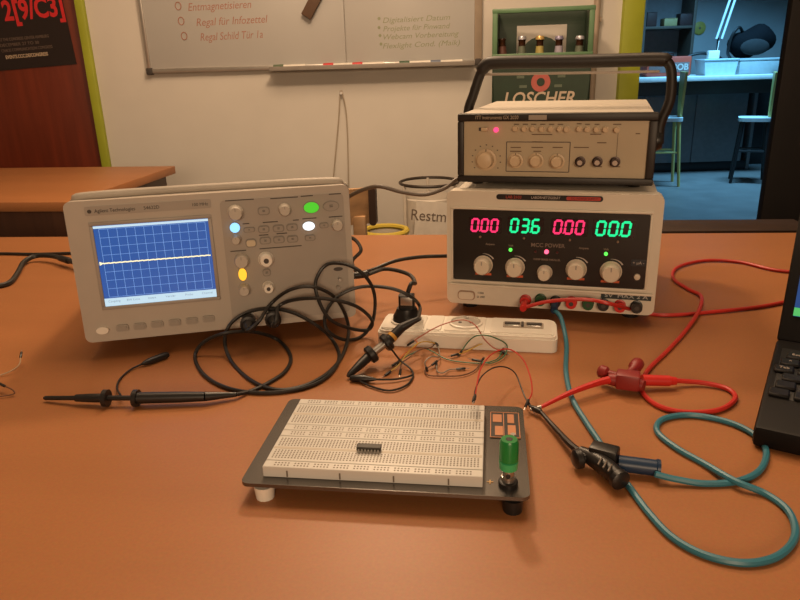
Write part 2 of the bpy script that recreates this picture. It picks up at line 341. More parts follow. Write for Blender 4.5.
# ------------------------------------------------------------------ bins and chair
by = 2.5; rc = aty(429, 182, by); R_ = (aty(458, 182, by).x-aty(400, 182, by).x)/2
bg = thing('bag_stand', 'black hooped bag stand with white sack marked Restmüll by the wall', 'waste bag', (rc.x, by, 0))
rz = rc.z
MB().ring((0, 0, rz), R_, .0055, 40).build('hoop', mat('dark_brown_hoop', (.04, .028, .02), .5), bg)
MB().lathe([(.06, R_*.72), (.10, R_*.78), (.30, R_*.84), (rz-.10, R_*.86), (rz-.055, R_*.88), (rz-.050, R_*.84), (.33, R_*.8)], (0, 0, 0), (0, 0, 1), 32).build('sack', mat('white_sack_film', (.72, .66, .58), .5, var=.06, scale=9, bump=.3), bg)
for k in range(3):
    an = math.pi/2+k*2*math.pi/3
    MB().cyl((R_*.99*math.cos(an), R_*.99*math.sin(an), .0), (R_*.99*math.cos(an), R_*.99*math.sin(an), rz), .006, seg=8).build('upright', mat('white_upright', (.7, .64, .56), .5), bg)
MB().ring((0, 0, .01), R_*.99, .008, 40).build('foot_ring', M_BLACK, bg)
sg = MB(); sgw, sgh = .185, .155
sg.box((0, 0, 0), (sgw, .002, sgh)).build('paper_sign', mat('white_paper', (.76, .70, .62), .8), bg, loc=(.035, -R_*.92, rz-.135)).rotation_euler = (0, .10, 0)
text('lettering', 'Restmüll', .056, mat('grey_brown_ink', (.16, .12, .09), .7), bg, (.016, -R_*.92-.0016, rz-.108), (math.pi/2, .10, 0), width=.172)
yc = aty(385, 231, 2.28); yb = thing('yellow_bin', 'pale bin with yellow bag folded over its rim, beside the hooped bag stand', 'bin', (yc.x, 2.28, 0))
yr = .076
MB().lathe([(.0, yr*.74), (.02, yr*.78), (yc.z-.03, yr*.95), (yc.z, yr*.97), (yc.z, yr*.9), (yc.z-.03, yr*.88)], (0, 0, 0), (0, 0, 1), 28).build('body', mat('pale_bin', (.66, .6, .5), .5), yb)
MB().ring((0, 0, yc.z), yr*.98, .010, 36).build('rim', M_YEL, yb)
MB().lathe([(yc.z-.035, yr*.985), (yc.z+.004, yr*1.03), (yc.z+.004, yr*.99), (yc.z-.03, yr*.96)], (0, 0, 0), (0, 0, 1), 28).build('folded_bag', M_YEL, yb)
# wooden chair behind the table
ca, cb_ = aty(377, 208, 1.52), aty(377, 225, 1.52)
ch = thing('wooden_chair', 'wooden chair with dark-edged backrest behind the table beside the oscilloscope', 'chair', (ca.x-.21, 1.52, 0), (0, 0, math.pi-.12))
ct, cbz = aty(365, 190, 1.52).z, aty(365, 226, 1.52).z
MW = mat('chair_wood', (.50, .30, .15), .45, var=.2, scale=10, stretch=(.5, 5, 5)); MWd = mat('chair_dark_edge', (.05, .024, .014), .5)
bk = MB(); P = []
for k in range(13):
    x = -.19+.38*k/12; y = -.05*((x/.19)**2); P.append((x, y))
for (x0, y0), (x1, y1) in zip(P, P[1:]):
    bk.quad([(x0, y0, cbz), (x1, y1, cbz), (x1, y1, ct), (x0, y0, ct)]).quad([(x0, y0-.014, cbz), (x0, y0-.014, ct), (x1, y1-.014, ct), (x1, y1-.014, cbz)])
    bk.quad([(x0, y0, ct), (x1, y1, ct), (x1, y1-.014, ct), (x0, y0-.014, ct)]).quad([(x0, y0, cbz), (x0, y0-.014, cbz), (x1, y1-.014, cbz), (x1, y1, cbz)])
bk.build('backrest', MW, ch)
for s_ in (-1, 1):
    MB().prism(rrect(0, (ct+cbz)/2, .016, ct-cbz+.006, .007), -.013, .011).build('backrest_edge', MWd, ch, loc=(s_*.196, -.048, 0))
    MB().box((s_*.165, -.042, (.46+cbz+.02)/2), (.03, .022, cbz-.44), .004).build('back_post', MW, ch)
MB().box((0, -.24, .455), (.42, .42, .025), .008).build('seat', MW, ch)
for s_ in (-1, 1):
    for y in (-.07, -.42): MB().cyl((s_*.175, y, .445), (s_*.195, y+(.02 if y > -.2 else -.02), 0), .017, .013).build('leg', MW, ch)
# ------------------------------------------------------------------ beer crate on a cabinet
cf = 2.50; CYAW = -.19
x0, x1 = aty(492, 60, cf).x, aty(591, 60, cf).x; zt, zs = aty(540, 7, cf).z, aty(540, 53, cf).z
cw = x1-x0; cdp = .28; zbm = zt-.335; cxm = (x0+x1)/2
BYO = .10
cab = thing('cabinet', 'plain white cabinet against the wall carrying the green beer crate', 'cabinet', (cxm+.026, cf+.14, 0), (0, 0, CYAW))
MB().box((0, 0, zbm/2), (.40, .33, zbm), .004).build('body', mat('white_cabinet', (.6, .55, .47), .5), cab)
cdr = MB().box((0, -.173, zbm/2+.02), (.39, .016, zbm-.08), .003).build('door', mat('white_cabinet', (.6, .55, .47), .5), cab)
MB().cyl((.15, -.18, zbm*.6), (.15, -.205, zbm*.6), .01).build('knob', M_STEEL, cdr)
ck = thing('beer_crate', 'dark green plastic beer crate with pale lettering and red emblem', 'crate', (cxm, cf, zbm), (0, 0, CYAW))
hh = zt-zbm; hs = zs-zbm; t = .012
MB().prism([(-cw/2+.012, 0), (cw/2-.012, 0), (cw/2-.002, hs-.012), (-cw/2+.002, hs-.012)], 0, t).build('front_panel', M_CRATE, ck)
MB().box((0, t/2, hs-.006), (cw, t+.008, .013), .003).build('front_sill', M_CRATEL, ck)
for s_ in (-1, 1):
    MB().box((s_*(cw/2-.010), t/2, (hs+hh)/2), (.018, t+.004, hh-hs), .003).build('corner_post', M_CRATEL, ck)
    MB().box((s_*(cw/2-.008), cdp/2, hh/2), (t, cdp-2*t, hh-.004), .002).build('side_panel', M_CRATE, ck)
MB().box((0, t/2, hh-.008), (cw, t+.006, .015), .003).build('top_rail', M_CRATEL, ck)
# back panel with a handle opening whose lower edge bulges up
bp = MB(); yb_ = cdp-t; hx = cw*.27; z1 = hh-.045; z0 = hh-.135
bp.box((0, cdp-t/2, z0/2-.005), (cw-.02, t, z0-.01)); bp.box((0, cdp-t/2, (z1+hh)/2), (cw-.02, t, hh-z1))
for s_ in (-1, 1): bp.box((s_*(hx+cw/2-.01)/2, cdp-t/2, (z0+z1)/2-.005), (cw/2-.01-hx, t, z1-z0+.012))
arc = [(hx*.78*math.cos(math.pi*k/12), z0-.012+.062*math.sin(math.pi*k/12)) for k in range(13)]
bp.prism(arc, cdp-t, cdp); bp.build('back_panel', M_CRATE, ck)
MB().box((0, cdp/2, .006), (cw-.03, cdp-.01, .012)).build('crate_floor', M_CRATE, ck)
for k in range(4): MB().box((-cw/2+cw*(k+1)/5, cdp/2, .06), (.004, cdp-2*t, .10)).build('divider', M_CRATE, ck)
zl = aty(540, 99, cf).z-zbm
text('lettering', 'LOSCHER', .062, mat('pale_crate_print', (.50, .40, .30), .6), ck, (-.005, -.001, zl), shear=.2, off=.001, width=.245)
ze = aty(540, 82, cf).z-zbm
em = MB().lathe([(0, .033), (.002, .033)], (0, 0, 0), (0, -1, 0), 24).build('emblem', mat('red_emblem_print', (.42, .10, .08), .6), ck, loc=(0, 0, ze))
MB().lathe([(0, .014), (.001, .014)], (0, 0, 0), (0, -1, 0), 16).build('emblem_centre', M_CRATE, em, loc=(0, -.002, 0))
for (dx, dz) in ((-.07, .018), (.07, .018), (-.06, -.014), (.06, -.014)): MB().box((dx, -.0008, ze+dz), (.026, .0015, .009)).build('small_mark', mat('dim_crate_print', (.10, .13, .09), .6), ck)
M_CAPS = {'silver': mat('silver_cap', (.50, .50, .56), .35, .5), 'gold': mat('gold_cap', (.66, .45, .16), .35, .4), 'violet': mat('violet_grey_cap', (.30, .28, .42), .4, .3), 'none': M_BOTTLE}
for (px, kd, lab, lean) in ((505, 'none', 'brown bottle without cap leaning at the left side of the crate', -.06), (522, 'silver', 'bottle with silver cap, second from left in the green crate', 0), (540, 'gold', 'bottle with golden cap in the middle of the green crate', 0),
                      (559, 'violet', 'bottle with violet-grey cap right of the golden one in the crate', 0), (577, 'silver', 'bottle with silver cap at the right side of the crate', .04)):
    lx = min(max(aty(px, 45, cf).x-cxm, -cw/2+.046), cw/2-.046); zc = aty(px, 36, cf+.05).z
    bo = thing('beer_bottle', lab, 'bottle', (cxm+lx*math.cos(CYAW)-.05*math.sin(CYAW), cf+lx*math.sin(CYAW)+.05*math.cos(CYAW), zbm+.0125), (0, lean, 0), 'bottles in the beer crate')
    H = zc-zbm-.0125
    MB().lathe([(0, .023), (.004, .025), (H*.55, .025), (H*.72, .016), (H*.80, .0125), (H*.93, .012), (H*.95, .014), (H*.97, .0135)], (0, 0, 0), (0, 0, 1), 18).build('glass_body', M_BOTTLE, bo)
    if kd != 'none': MB().lathe([(H*.95, .0155), (H*.97, .0155), (H, .013)], (0, 0, 0), (0, 0, 1), 18).build('crown_cap', M_CAPS[kd], bo)
    MB().lathe([(H*.74, .0155), (H*.84, .0132), (H*.86, .0132)], (0, 0, 0), (0, 0, 1), 18).build('neck_label', mat('neck_label_'+kd, {'gold': (.40, .33, .10), 'violet': (.35, .32, .4), 'silver': (.12, .14, .10), 'none': (.1, .04, .03)}[kd], .5), bo)
# ================================================================== back room seen through the doorway
FY = 6.25
fl, fr = aty(600, 79, FY), aty(783, 74, FY); ctz = (fl.z+fr.z)/2
cn = thing('counter', 'long pale-topped counter in the blue-lit back room', 'counter', ((fl.x+fr.x)/2, FY, 0))
cwid = fr.x-fl.x
M_CTOP = mat('pale_counter_top', (.62, .64, .62), .4); M_CFRONT = mat('grey_counter_front', (.16, .165, .17), .38, var=.08)
MB().box((0, .31, ctz-.02), (cwid, .66, .04), .004).build('worktop', M_CTOP, cn)
MB().box((0, .12, ctz-.10), (cwid-.04, .02, .12), .002).build('upper_panel', mat('dark_counter_panel', (.03, .025, .02), .6), cn)
pright = aty(746, 120, FY+.32).x-cn.location.x
for k in range(3):
    pw_ = (pright+cwid/2-.04)/3; MB().box((-cwid/2+.04+pw_*(k+.5), .33, (ctz-.04+.09)/2), (pw_-.006, .02, ctz-.04-.09), .003).build('front_panel', M_CFRONT, cn)
MB().box(((pright+cwid/2)/2+pright-pright-.0 + (pright-cwid/2)/2-(pright)/2, .62, (ctz-.04)/2), (cwid-.1, .015, ctz-.06), .002).build('kneespace_shade_panel', M_BLACK, cn)  # black sheet standing in for the unlit knee space under the counter
MB().box((0, .35, .045), (cwid-.1, .02, .09), .002).build('plinth', M_BLACK, cn)
for s_ in (-1, 1): MB().box((s_*(cwid/2-.03), .45, (ctz-.04)/2), (.03, .22, ctz-.04), .002).build('side_panel', M_CFRONT, cn)
M_PALEY = mat('pale_yellow_wood', (.50, .46, .14), .45); M_SEAT = mat('pale_seat', (.55, .60, .60), .4)
def bar_chair(px, sy, y, lab, rz_, dark):
    p = aty(px, sy, y); sh = p.z
    c = thing('bar_chair', lab, 'chair', (p.x, y, 0), (0, 0, rz_), 'bar chairs at the counter')
    ml = MATS['black_plastic'] if dark else M_PALEY
    MB().prism(rrect(0, 0, .25, .25, .06), sh-.03, sh, 'z').build('seat', M_SEAT, c)
    for sx in (-1, 1):
        MB().cyl((sx*.09, -.09, sh-.03), (sx*.13, -.13, 0), .016, .012, 10).build('leg', ml, c)
        MB().cyl((sx*.09, .09, sh-.03), (sx*.13, .13, 0), .016, .012, 10).build('leg', ml, c)
    for s_ in (-1, 1): MB().cyl((s_*.108, -.108, sh*.5), (s_*.108, .108, sh*.5), .009, seg=8).build('footrest', ml, c)
    MB().prism([(-.05, sh), (.05, sh), (.11, sh+.36), (-.11, sh+.36)], .098, .118).build('backrest', M_PALEY, c)
bar_chair(666, 117, 5.95, 'yellow-backed bar chair at the left end of the counter', -1.75, False)
bar_chair(755, 117, 5.95, 'bar chair with dark legs at the right end of the counter', -1.98, True)
# things on the counter
ct = ctz
p = aty(664, 66, FY+.35)
tb = thing('tool_case', 'red tool case with pale lettering on the counter', 'case', (aty(666, 60, FY+.3).x, FY+.3, ct))
tw_ = .40; th = .17
MB().box((0, 0, th/2), (tw_, .18, th), .012).build('body', mat('red_case', (.45, .06, .03), .5), tb)
MB().box((0, -.091, th*.45), (tw_*.9, .004, th*.5), .001).build('side_label', mat('grey_case_label', (.16, .10, .09), .5), tb)
MB().tube([(-.06, 0, th-.005), (-.05, 0, th+.03), (.05, 0, th+.03), (.06, 0, th-.005)], .008).build('handle', M_BLACK, tb)
text('lettering', 'BOB', .075, mat('pale_case_print', (.45, .42, .38), .6), tb, (.10, -.094, th*.45), off=.002)
def blob(name, lab, cat, px, py, y, size, m, seed, extra=None):
    q = aty(px, py, y); o = thing(name, lab, cat, (q.x, y, ct)); return o
bgp = thing('backpack', 'dark rucksack slumped on the right part of the counter', 'bag', (aty(752, 50, FY+.3).x, FY+.33, ct+.1385))
bm_ = MB().sphere((0, 0, .135), (.21, .12, .135), 20); 
for v in bm_.bm.verts: v.co.x += (v.co.z-.135)*.35; v.co.z = max(0, v.co.z+.02*math.sin(v.co.x*23))
bm_.build('bag_body', mat('dark_cloth', (.004, .004, .005), .9, bump=.3, spec=.1), bgp)
MB().sphere((-.02, -.115, .09), (.13, .035, .07), 16).build('front_pocket', mat('grey_cloth', (.025, .024, .024), .9, spec=.1), bgp)
MB().tube([(-.10, -.02, .22), (-.16, -.06, .26), (-.22, -.07, .18), (-.23, -.06, .05), (-.2, -.06, .0)], .013).build('strap', M_BLACK, bgp)
bx1 = thing('storage_box', 'pale flat box under the rucksack on the counter', 'box', (aty(755, 68, FY+.3).x, FY+.33, ct))
MB().box((0, 0, .0575), (.40, .30, .115), .008).build('tub', mat('pale_box', (.34, .38, .38), .5), bx1)
MB().box((0, 0, .125), (.41, .31, .02), .006).build('lid', mat('pale_box_lid', (.38, .42, .42), .5), bx1)
bx2 = thing('plastic_tub', 'translucent white tub in the middle of the counter', 'box', (aty(716, 66, FY+.2).x, FY+.2, ct))
MB().prism([(-.13, 0), (.13, 0), (.15, .125), (-.15, .125)], -.10, .10).build('tub', mat('pale_tub', (.45, .55, .58), .4), bx2)
MB().box((0, 0, .132), (.31, .215, .014), .004).build('lid', mat('pale_tub_lid', (.50, .6, .63), .4), bx2)
# desk lamp with a white double-rod arm
lp = aty(716, 74, FY+.45); dl = thing('desk_lamp', 'tall desk lamp with pale double-rod arm behind the white tub', 'lamp', (lp.x, FY+.45, ct))
MB().lathe([(0, .08), (.015, .08), (.02, .03), (.05, .02)], (0, 0, 0), (0, 0, 1), 20).build('base', M_BLACK, dl)
MB().cyl((0, 0, .04), (-.02, 0, .32), .010).build('lower_arm', M_BLACK, dl)
for s_ in (-1, 1): MB().cyl((s_*.025-.01, 0, .31), (.11+s_*.022, 0, .80), .011, seg=10).build('arm_rod', mat('pale_rod', (.70, .76, .78), .35), dl)
MB().lathe([(0, .02), (.03, .03), (.12, .085), (.125, .08)], (.11, 0, .83), (.55, -.3, -.6), 20).build('lamp_shade', M_BLACK, dl)
MB().sphere((.11, 0, .81), .03).build('joint', M_BLACK, dl)
hs = aty(708, 54, FY+.25); hp = thing('cable_holder', 'black bent holder arm reaching over the tub on the counter', 'holder', (aty(692, 70, FY+.36).x, FY+.55, ct))
MB().tube([(0, 0, 0), (0, 0, .10), (.03, 0, .165), (.16, 0, .19), (.30, 0, .16), (.36, 0, .12)], .014).build('arm', M_BLACK, hp)
MB().lathe([(0, .05), (.012, .05), (.016, .02)], (0, 0, 0), (0, 0, 1), 16).build('base', M_BLACK, hp)
sd = thing('router_box', 'small white device standing on the lid of the tub', 'device', (aty(713, 55, FY+.2).x, FY+.2, ct+.139))
MB().box((0, 0, .035), (.10, .05, .07), .008).build('casing', M_WHITE, sd); MB().cyl((.035, 0, .068), (.04, 0, .15), .004, seg=8).build('antenna', M_WHITE, sd)
# shelf and round yellow disc
sx_ = aty(650, 30, 7.2); sxr = aty(694, 30, 7.2)
ws = thing('wall_shelf', 'dark open shelf unit with odds and ends above the tool case', 'shelf', ((sx_.x+sxr.x)/2, 7.45, 0)); swd = sxr.x-sx_.x+.06
M_SH = mat('shelf_wood', (.10, .075, .055), .6)
szb = aty(670, 27, 7.2).z
for s_ in (-1, 1): MB().box((s_*swd/2, 0, (szb+.55)/2), (.03, .34, szb+.55), .003).build('side_panel', M_SH, ws)
for z in (.35, .85, szb, szb+.54): MB().box((0, 0, z), (swd-.03, .33, .025), .002).build('shelf_board', M_SH, ws)
MB().box((0, .16, szb/2+.3), (swd-.03, .008, szb+.45)).build('back_sheet', mat('shelf_back', (.22, .22, .22), .7), ws)
for (dx, w_, h_, c_, lb, nm, kd) in ((-.17, .10, .13, (.06, .025, .02), 'dark brown parcel on the left of the wall shelf', 'parcel', 'box'), (.02, .13, .07, (.45, .36, .15), 'yellowish carton in the middle of the wall shelf', 'carton', 'box'), (.17, .12, .11, (.05, .02, .018), 'dark carton at the right on the wall shelf', 'carton', 'box')):
    o = thing(nm, lb, kd, (ws.location.x+dx, 7.36, szb+.0126)); MB().box((0, 0, h_/2), (w_, .12, h_), .006).build('body', mat(nm+str(dx), c_, .6), o)
    for s_ in (-1, 1): MB().box((s_*w_*.25, -.001, h_+.002), (w_*.48, .121, .004), .001, rot=(0, s_*.03, 0)).build('flap', mat(nm+str(dx), c_, .6), o)
yd = aty(700, 28, 7.73); o = thing('yellow_disc', 'round yellow disc on the far wall beside the shelf', 'sign', (yd.x, 7.75, yd.z))
MB().lathe([(0, .065), (.012, .065), (.018, .055)], (0, 0, 0), (0, -1, 0), 24).build('disc', mat('yellow_disc', (.60, .48, .10), .5), o)
MB().lathe([(0, .012), (.004, .010)], (0, -.018, 0), (0, -1, 0), 12).build('pin', M_STEEL, o)
# ================================================================== oscilloscope
SW, SH, SD = .3065, .157, .27
sc = thing('oscilloscope', 'beige benchtop oscilloscope with glowing blue screen', 'oscilloscope', (-.2052, .7512, TZ+.021), (-.0616, 0, .2017))
SP = Plane(sc)
cs = MB().prism([(.006, .001), (SD, .001), (SD, SH-.048), (.045, SH-.001), (.006, SH-.001)], -SW/2+.001, SW/2-.001, 'x')
bmesh.ops.bevel(cs.bm, geom=list(cs.bm.edges), offset=.004, segments=2, affect='EDGES', profile=.5)
cs.build('casing', M_SCOPE, sc)
for k in range(6): MB().box((0, 0, 0), (SW*.6, .003, .0012), .0003, rot=(-math.atan2(.047, SD-.045), 0, 0)).build('vent_slot', M_PRINT, sc, loc=(0, .13+.02*k, SH-.001-.047*(.085+.02*k)/(SD-.045)))
fp = MB().prism(rrect(0, SH/2, SW+.002, SH+.002, .007), -.002, .010).build('front_bezel', M_SCOPE, sc)
def at(pl, cx, cy, ox, oy, s): return pl.xz(ox+cx/s, oy+cy/s)
A4 = lambda cx, cy: at(SP, cx, cy, 60, 175, 3.53)
A8 = lambda cx, cy: at(SP, cx, cy, 210, 190, 4.2875)
KS = SP.k(280, 260)/4.2875                  # metres per crop pixel, control side
# control panel
xl = SP.xz(226, 260)[0]; zt_ = SH-.006
MB().prism(rrect((xl+SW/2-.006)/2, SH/2-.001, SW/2-.006-xl, SH-.014, .005), -.0032, 0).build('control_panel', M_SCOPE2, sc)
# screen
cor = [SP.xz(*p) for p in ((94.6, 226), (208.4, 217.5), (216.4, 295.4), (104.8, 306.7))]
sx0 = (cor[0][0]+cor[3][0])/2; sx1 = (cor[1][0]+cor[2][0])/2; sz1 = (cor[0][1]+cor[1][1])/2; sz0 = (cor[2][1]+cor[3][1])/2
mx_ = (sx0+sx1)/2; mz = (sz0+sz1)/2; w0 = sx1-sx0; h0 = sz1-sz0
fr = MB(); g = .004
for (cx, cz, a_, b_) in ((mx_, sz1+g/2, w0+2*g, g), (mx_, sz0-g/2, w0+2*g, g), (sx0-g/2, mz, g, h0), (sx1+g/2, mz, g, h0)): fr.box((cx, -.0022, cz), (a_, .0035, b_), .0008)
fr.build('screen_frame', mat('screen_surround', (.33, .30, .27), .5), sc)
scr = MB().box((mx_, -.0015, mz), (w0, .002, h0)).build('screen', E_SCR, sc)
gz0, gz1 = sz0+h0*.115, sz1-h0*.045; gx0, gx1 = sx0+w0*.045, sx1-w0*.03
gr = MB()
for k in range(13): x = gx0+(gx1-gx0)*k/12; gr.box((x, -.0026, (gz0+gz1)/2), (.00035, .0002, gz1-gz0))
for k in range(9): z = gz0+(gz1-gz0)*k/8; gr.box(((gx0+gx1)/2, -.0026, z), (gx1-gx0, .0002, .00035))
gr.build('graticule', E_GRID, scr, smooth=False)
zt2 = gz0+(gz1-gz0)*.505
tr = MB(); pv = None
for k in range(60):
    x = gx0-.004+(gx1-gx0+.006)*k/60; tr.box((x+.001, -.0029, zt2+.0002*math.sin(k*2.1)), (.0023, .0002, .0013))
tr.prism([(sx0+.001, zt2-.0022), (sx0+.001, zt2+.0022), (sx0+.005, zt2)], -.003, -.0026).build('waveform_trace', E_TRACE, scr, smooth=False)
MB().box((mx_, -.0027, sz1-.0018), (w0, .0002, .0026)).build('status_bar', E_BAR, scr)
MB().box((mx_, -.0027, sz0+h0*.05), (w0, .0002, h0*.098)).build('menu_bar', E_BAR, scr)
for k, s_ in enumerate(('Coupling', 'BW Limit', 'Invert', 'Vernier', 'Probe', 'Channel')):
    text('menu_text', s_, .0036, mat('menu_text_grey', (.1, .13, .15), .7, emit=(.22, .30, .34), es=1), scr, (sx0+w0*(k+.5)/6, -.0029, sz0+h0*.06))
# brand strip and prints
bxl, bzl = SP.xz(85, 212); bxr, bzr = SP.xz(211, 203)
MB().prism(rrect((bxl+bxr)/2, (bzl+bzr)/2+.0003, bxr-bxl, .010, .002), -.0030, -.001).build('brand_strip', M_SCOPE2, sc)
text('brand_lettering', 'Agilent Technologies', .0055, M_PRINT, sc, ((bxl+bxr)/2-.035, -.0033, (bzl+bzr)/2), width=.042)
text('model_lettering', '54622D', .0052, M_PRINT, sc, ((bxl+bxr)/2+.003, -.0033, (bzl+bzr)/2))
text('model_lettering', '100 MHz', .0048, M_PRINT, sc, (bxr-.012, -.0033, (bzl+bzr)/2))
MB().lathe([(0, .0022), (.0005, .0022)], (bxl+.005, -.003, (bzl+bzr)/2), (0, -1, 0), 10).build('brand_mark', M_PRINT, sc)
# soft keys and power button
for (cx, cy) in ((222, 537), (283, 531), (344, 524), (406, 518), (466, 512), (525, 505)):
    x, z = A4(cx, cy); k_ = MB().prism(rrect(0, 0, .0135, .0078, .0025), -.0045, 0).build('soft_key', M_SCOPE2, sc, loc=(x, 0, z))
    MB().prism(rrect(0, 0, .0105, .0052, .002), -.0056, -.0044).build('key_cap', M_BTN, k_)
x, z = A4(153, 545); MB().prism(ell(0, 0, .0067, .0042), -.0055, 0).build('power_button', M_WHITE, sc, loc=(x, 0, z))
# knobs: base skirt, grip
def knob(cx, cy, r, m=M_KNOB, hole=False, plane=A8, k=None, par=sc, hgt=.013, nm='knob'):
    x, z = plane(cx, cy); R = r*(k or KS)
    o = MB().lathe([(0, R*1.08), (.002, R*1.08), (.0025, R), (hgt*.85, R*.9), (hgt, R*.78)], (0, 0, 0), (0, -1, 0), 22).build(nm, m, par, loc=(x, -.003, z))
    if hole: MB().lathe([(0, R*.36), (.0006, R*.36)], (0, -hgt, 0), (0, -1, 0), 12).build('knob_centre', M_PRINT, o)
    else: MB().box((0, -hgt-.0002, R*.48), (R*.12, .0006, R*.42)).build('pointer_mark', M_BTN, o)
    return o
knob(110, 95, 31); knob(318, 82, 25); knob(112, 208, 19); knob(541, 147, 24); knob(135, 298, 31); knob(240, 293, 30, M_WHITE, True); knob(147, 422, 24); knob(250, 411, 23, M_WHITE, True)
def btn(cx, cy, w_, h_, m=M_BTN, shape='r', nm='button', lab=None):
    x, z = A8(cx, cy); a_, b_ = w_*KS, h_*KS
    base = MB().prism(rrect(0, 0, a_*1.12, b_*1.2, b_*.42) if shape == 'r' else ell(0, 0, a_*.56, b_*.58), -.0042, -.001).build('button_surround', mat('button_surround', (.22, .195, .17), .55), sc, loc=(x, 0, z))
    o = MB().prism(rrect(0, 0, a_*.92, b_*.86, b_*.36) if shape == 'r' else ell(0, 0, a_*.5, b_*.5), -.006, -.0041).build(nm, m, base)
    if lab: o['label'] = lab
    if m is M_BTN: text('button_print', '▬' if False else '=', b_*.8, M_PRINT, base, (0, -.0063, 0))
for (cx, cy, a_, b_) in ((230, 88, 44, 28), (168, 168, 42, 18), (230, 166, 42, 26), (293, 162, 42, 26), (351, 157, 42, 26), (487, 149, 34, 20), (237, 214, 42, 26), (295, 210, 42, 26), (353, 207, 42, 26), (428, 202, 40, 22), (243, 350, 30, 28)): btn(cx, cy, a_, b_)
btn(176, 225, 40, 30, mat('pale_button', (.55, .47, .33), .5), nm='pale_button')
btn(433, 73, 62, 44, E_GREENB, 'e', 'run_button', 'green lit oval button'); btn(517, 67, 62, 38, M_BTN, 'e')
btn(107, 159, 40, 40, E_BLUEB, 'e', 'lit_button', 'blue lit round button'); btn(422, 152, 50, 36, E_WHITEB, 'e', 'lit_button', 'white lit oval button')
btn(140, 358, 34, 52, E_YELB, 'e', 'channel_button', 'amber lit oval button')
pr_ = MB()
for (xa, ya, xb, yb2) in ((65, 43, 188, 40), (258, 36, 376, 28), (388, 26, 440, 22), (508, 18, 560, 13), (508, 115, 566, 110), (212, 250, 392, 236), (88, 262, 155, 255), (210, 192, 250, 190), (285, 186, 330, 182), (226, 138, 290, 133), (140, 144, 168, 141), (355, 128, 380, 126), (395, 122, 455, 118)):
    (p_, q_), (r_, s_) = A8(xa, ya), A8(xb, yb2); pr_.box(((p_+r_)/2, -.0034, (q_+s_)/2), (abs(r_-p_), .0004, .0011), rot=(0, -math.atan2(s_-q_, r_-p_)*.0, 0))
pr_.build('panel_print', M_PRINT, sc, smooth=False)['kind'] = 'stuff'
# probe compensation terminals
x, z = A8(548, 336); MB().prism(ell(0, 0, .0055, .0022), -.0045, 0).build('emblem_plate', M_PRINT, sc, loc=(x, 0, z))
for (cx, cy) in ((552, 376), (545, 410)):
    x, z = A8(cx, cy); MB().cyl((0, 0, 0), (0, -.010, 0), .0018, seg=10).build('test_terminal', M_STEEL, sc, loc=(x, -.003, z))
# input sockets
BNC = []
for (cx, cy) in ((165, 548), (268, 530)):
    x, z = A8(cx, cy); BNC.append(sc.matrix_basis @ Vector((x, -.018, z)))
    MB().lathe([(0, .0095), (.003, .0095), (.0032, .0062), (.016, .0062)], (0, 0, 0), (0, -1, 0), 18).build('input_socket', M_STEEL, sc, loc=(x, -.003, z))
BNC = [Matrix.LocRotScale(sc.location, sc.rotation_euler, None) @ Vector((A8(cx, cy)[0], -.010, A8(cx, cy)[1])) for (cx, cy) in ((165, 548), (268, 530))]
# carrying handle folded over the top, feet
hy = .07
MB().tube([(-SW/2-.004, hy, SH*.55), (-SW/2-.005, hy-.01, SH*.9), (-SW/2+.004, hy-.035, SH-.002), (-SW/2+.022, hy-.042, SH+.0035), (0, hy-.042, SH+.0045), (SW/2-.022, hy-.042, SH+.0035), (SW/2-.004, hy-.035, SH-.002), (SW/2+.005, hy-.01, SH*.9), (SW/2+.004, hy, SH*.55)], .0046, 10).build('carrying_handle', mat('grey_handle', (.40, .36, .31), .5), sc)
ft = .0616
for s_ in (-1, 1):
    MB().box((s_*(SW/2-.045), .055, -.0080), (.022, .012, .0165), .002).build('front_foot', M_BLACK, sc)
    MB().box((s_*(SW/2-.035), SD-.03, -.0012), (.03, .018, .003), .001).build('rear_foot', M_BTN, sc)
# ================================================================== power supply
PW, PH, PD = .2545, .1467, .235
ps = thing('power_supply', 'cream laboratory power supply with red and green digit displays', 'power supply', (.1839, .8089, TZ+.012), (0, 0, -.2836))
PP = Plane(ps)
A6 = lambda cx, cy: at(PP, cx, cy, 440, 180, 3.478)
KP = PP.k(550, 250)/3.478
MB().box((0, PD/2+.006, PH/2-.002), (PW-.006, PD-.010, PH-.006), .004).build('casing', mat('cream_metal_case', (.60, .54, .45), .5), ps)
MB().prism(rrect(0, PH/2, PW, PH, .008), 0, .022).build('front_frame', M_PSU, ps)
c1, c2, c3, c4 = A6(47, 100), A6(728, 118), A6(715, 380), A6(47, 343)
bx0, bx1_, bz1, bz0 = (c1[0]+c4[0])/2, (c2[0]+c3[0])/2, (c1[1]+c2[1])/2, (c3[1]+c4[1])/2
ip = MB(); m_ = .003
for (cx, cz, a_, b_) in (((bx0+bx1_)/2, bz1+m_/2, bx1_-bx0+2*m_, m_), ((bx0+bx1_)/2, bz0-m_/2, bx1_-bx0+2*m_, m_), (bx0-m_/2, (bz0+bz1)/2, m_, bz1-bz0), (bx1_+m_/2, (bz0+bz1)/2, m_, bz1-bz0)): ip.box((cx, -.001, cz), (a_, .004, b_), .001)
ip.build('panel_rim', M_PSU, ps)
MB().prism(rrect((bx0+bx1_)/2, (bz0+bz1)/2, bx1_-bx0, bz1-bz0, .003), -.0015, .002).build('display_panel', M_PSUP, ps)
MB().box((0, -.0025, bz0-.006), (PW-.006, .006, .003), .0012).build('lower_lip', M_PSU, ps)
SEG = {'0': 'abcdef', '3': 'abgcd', '6': 'acdefg'}
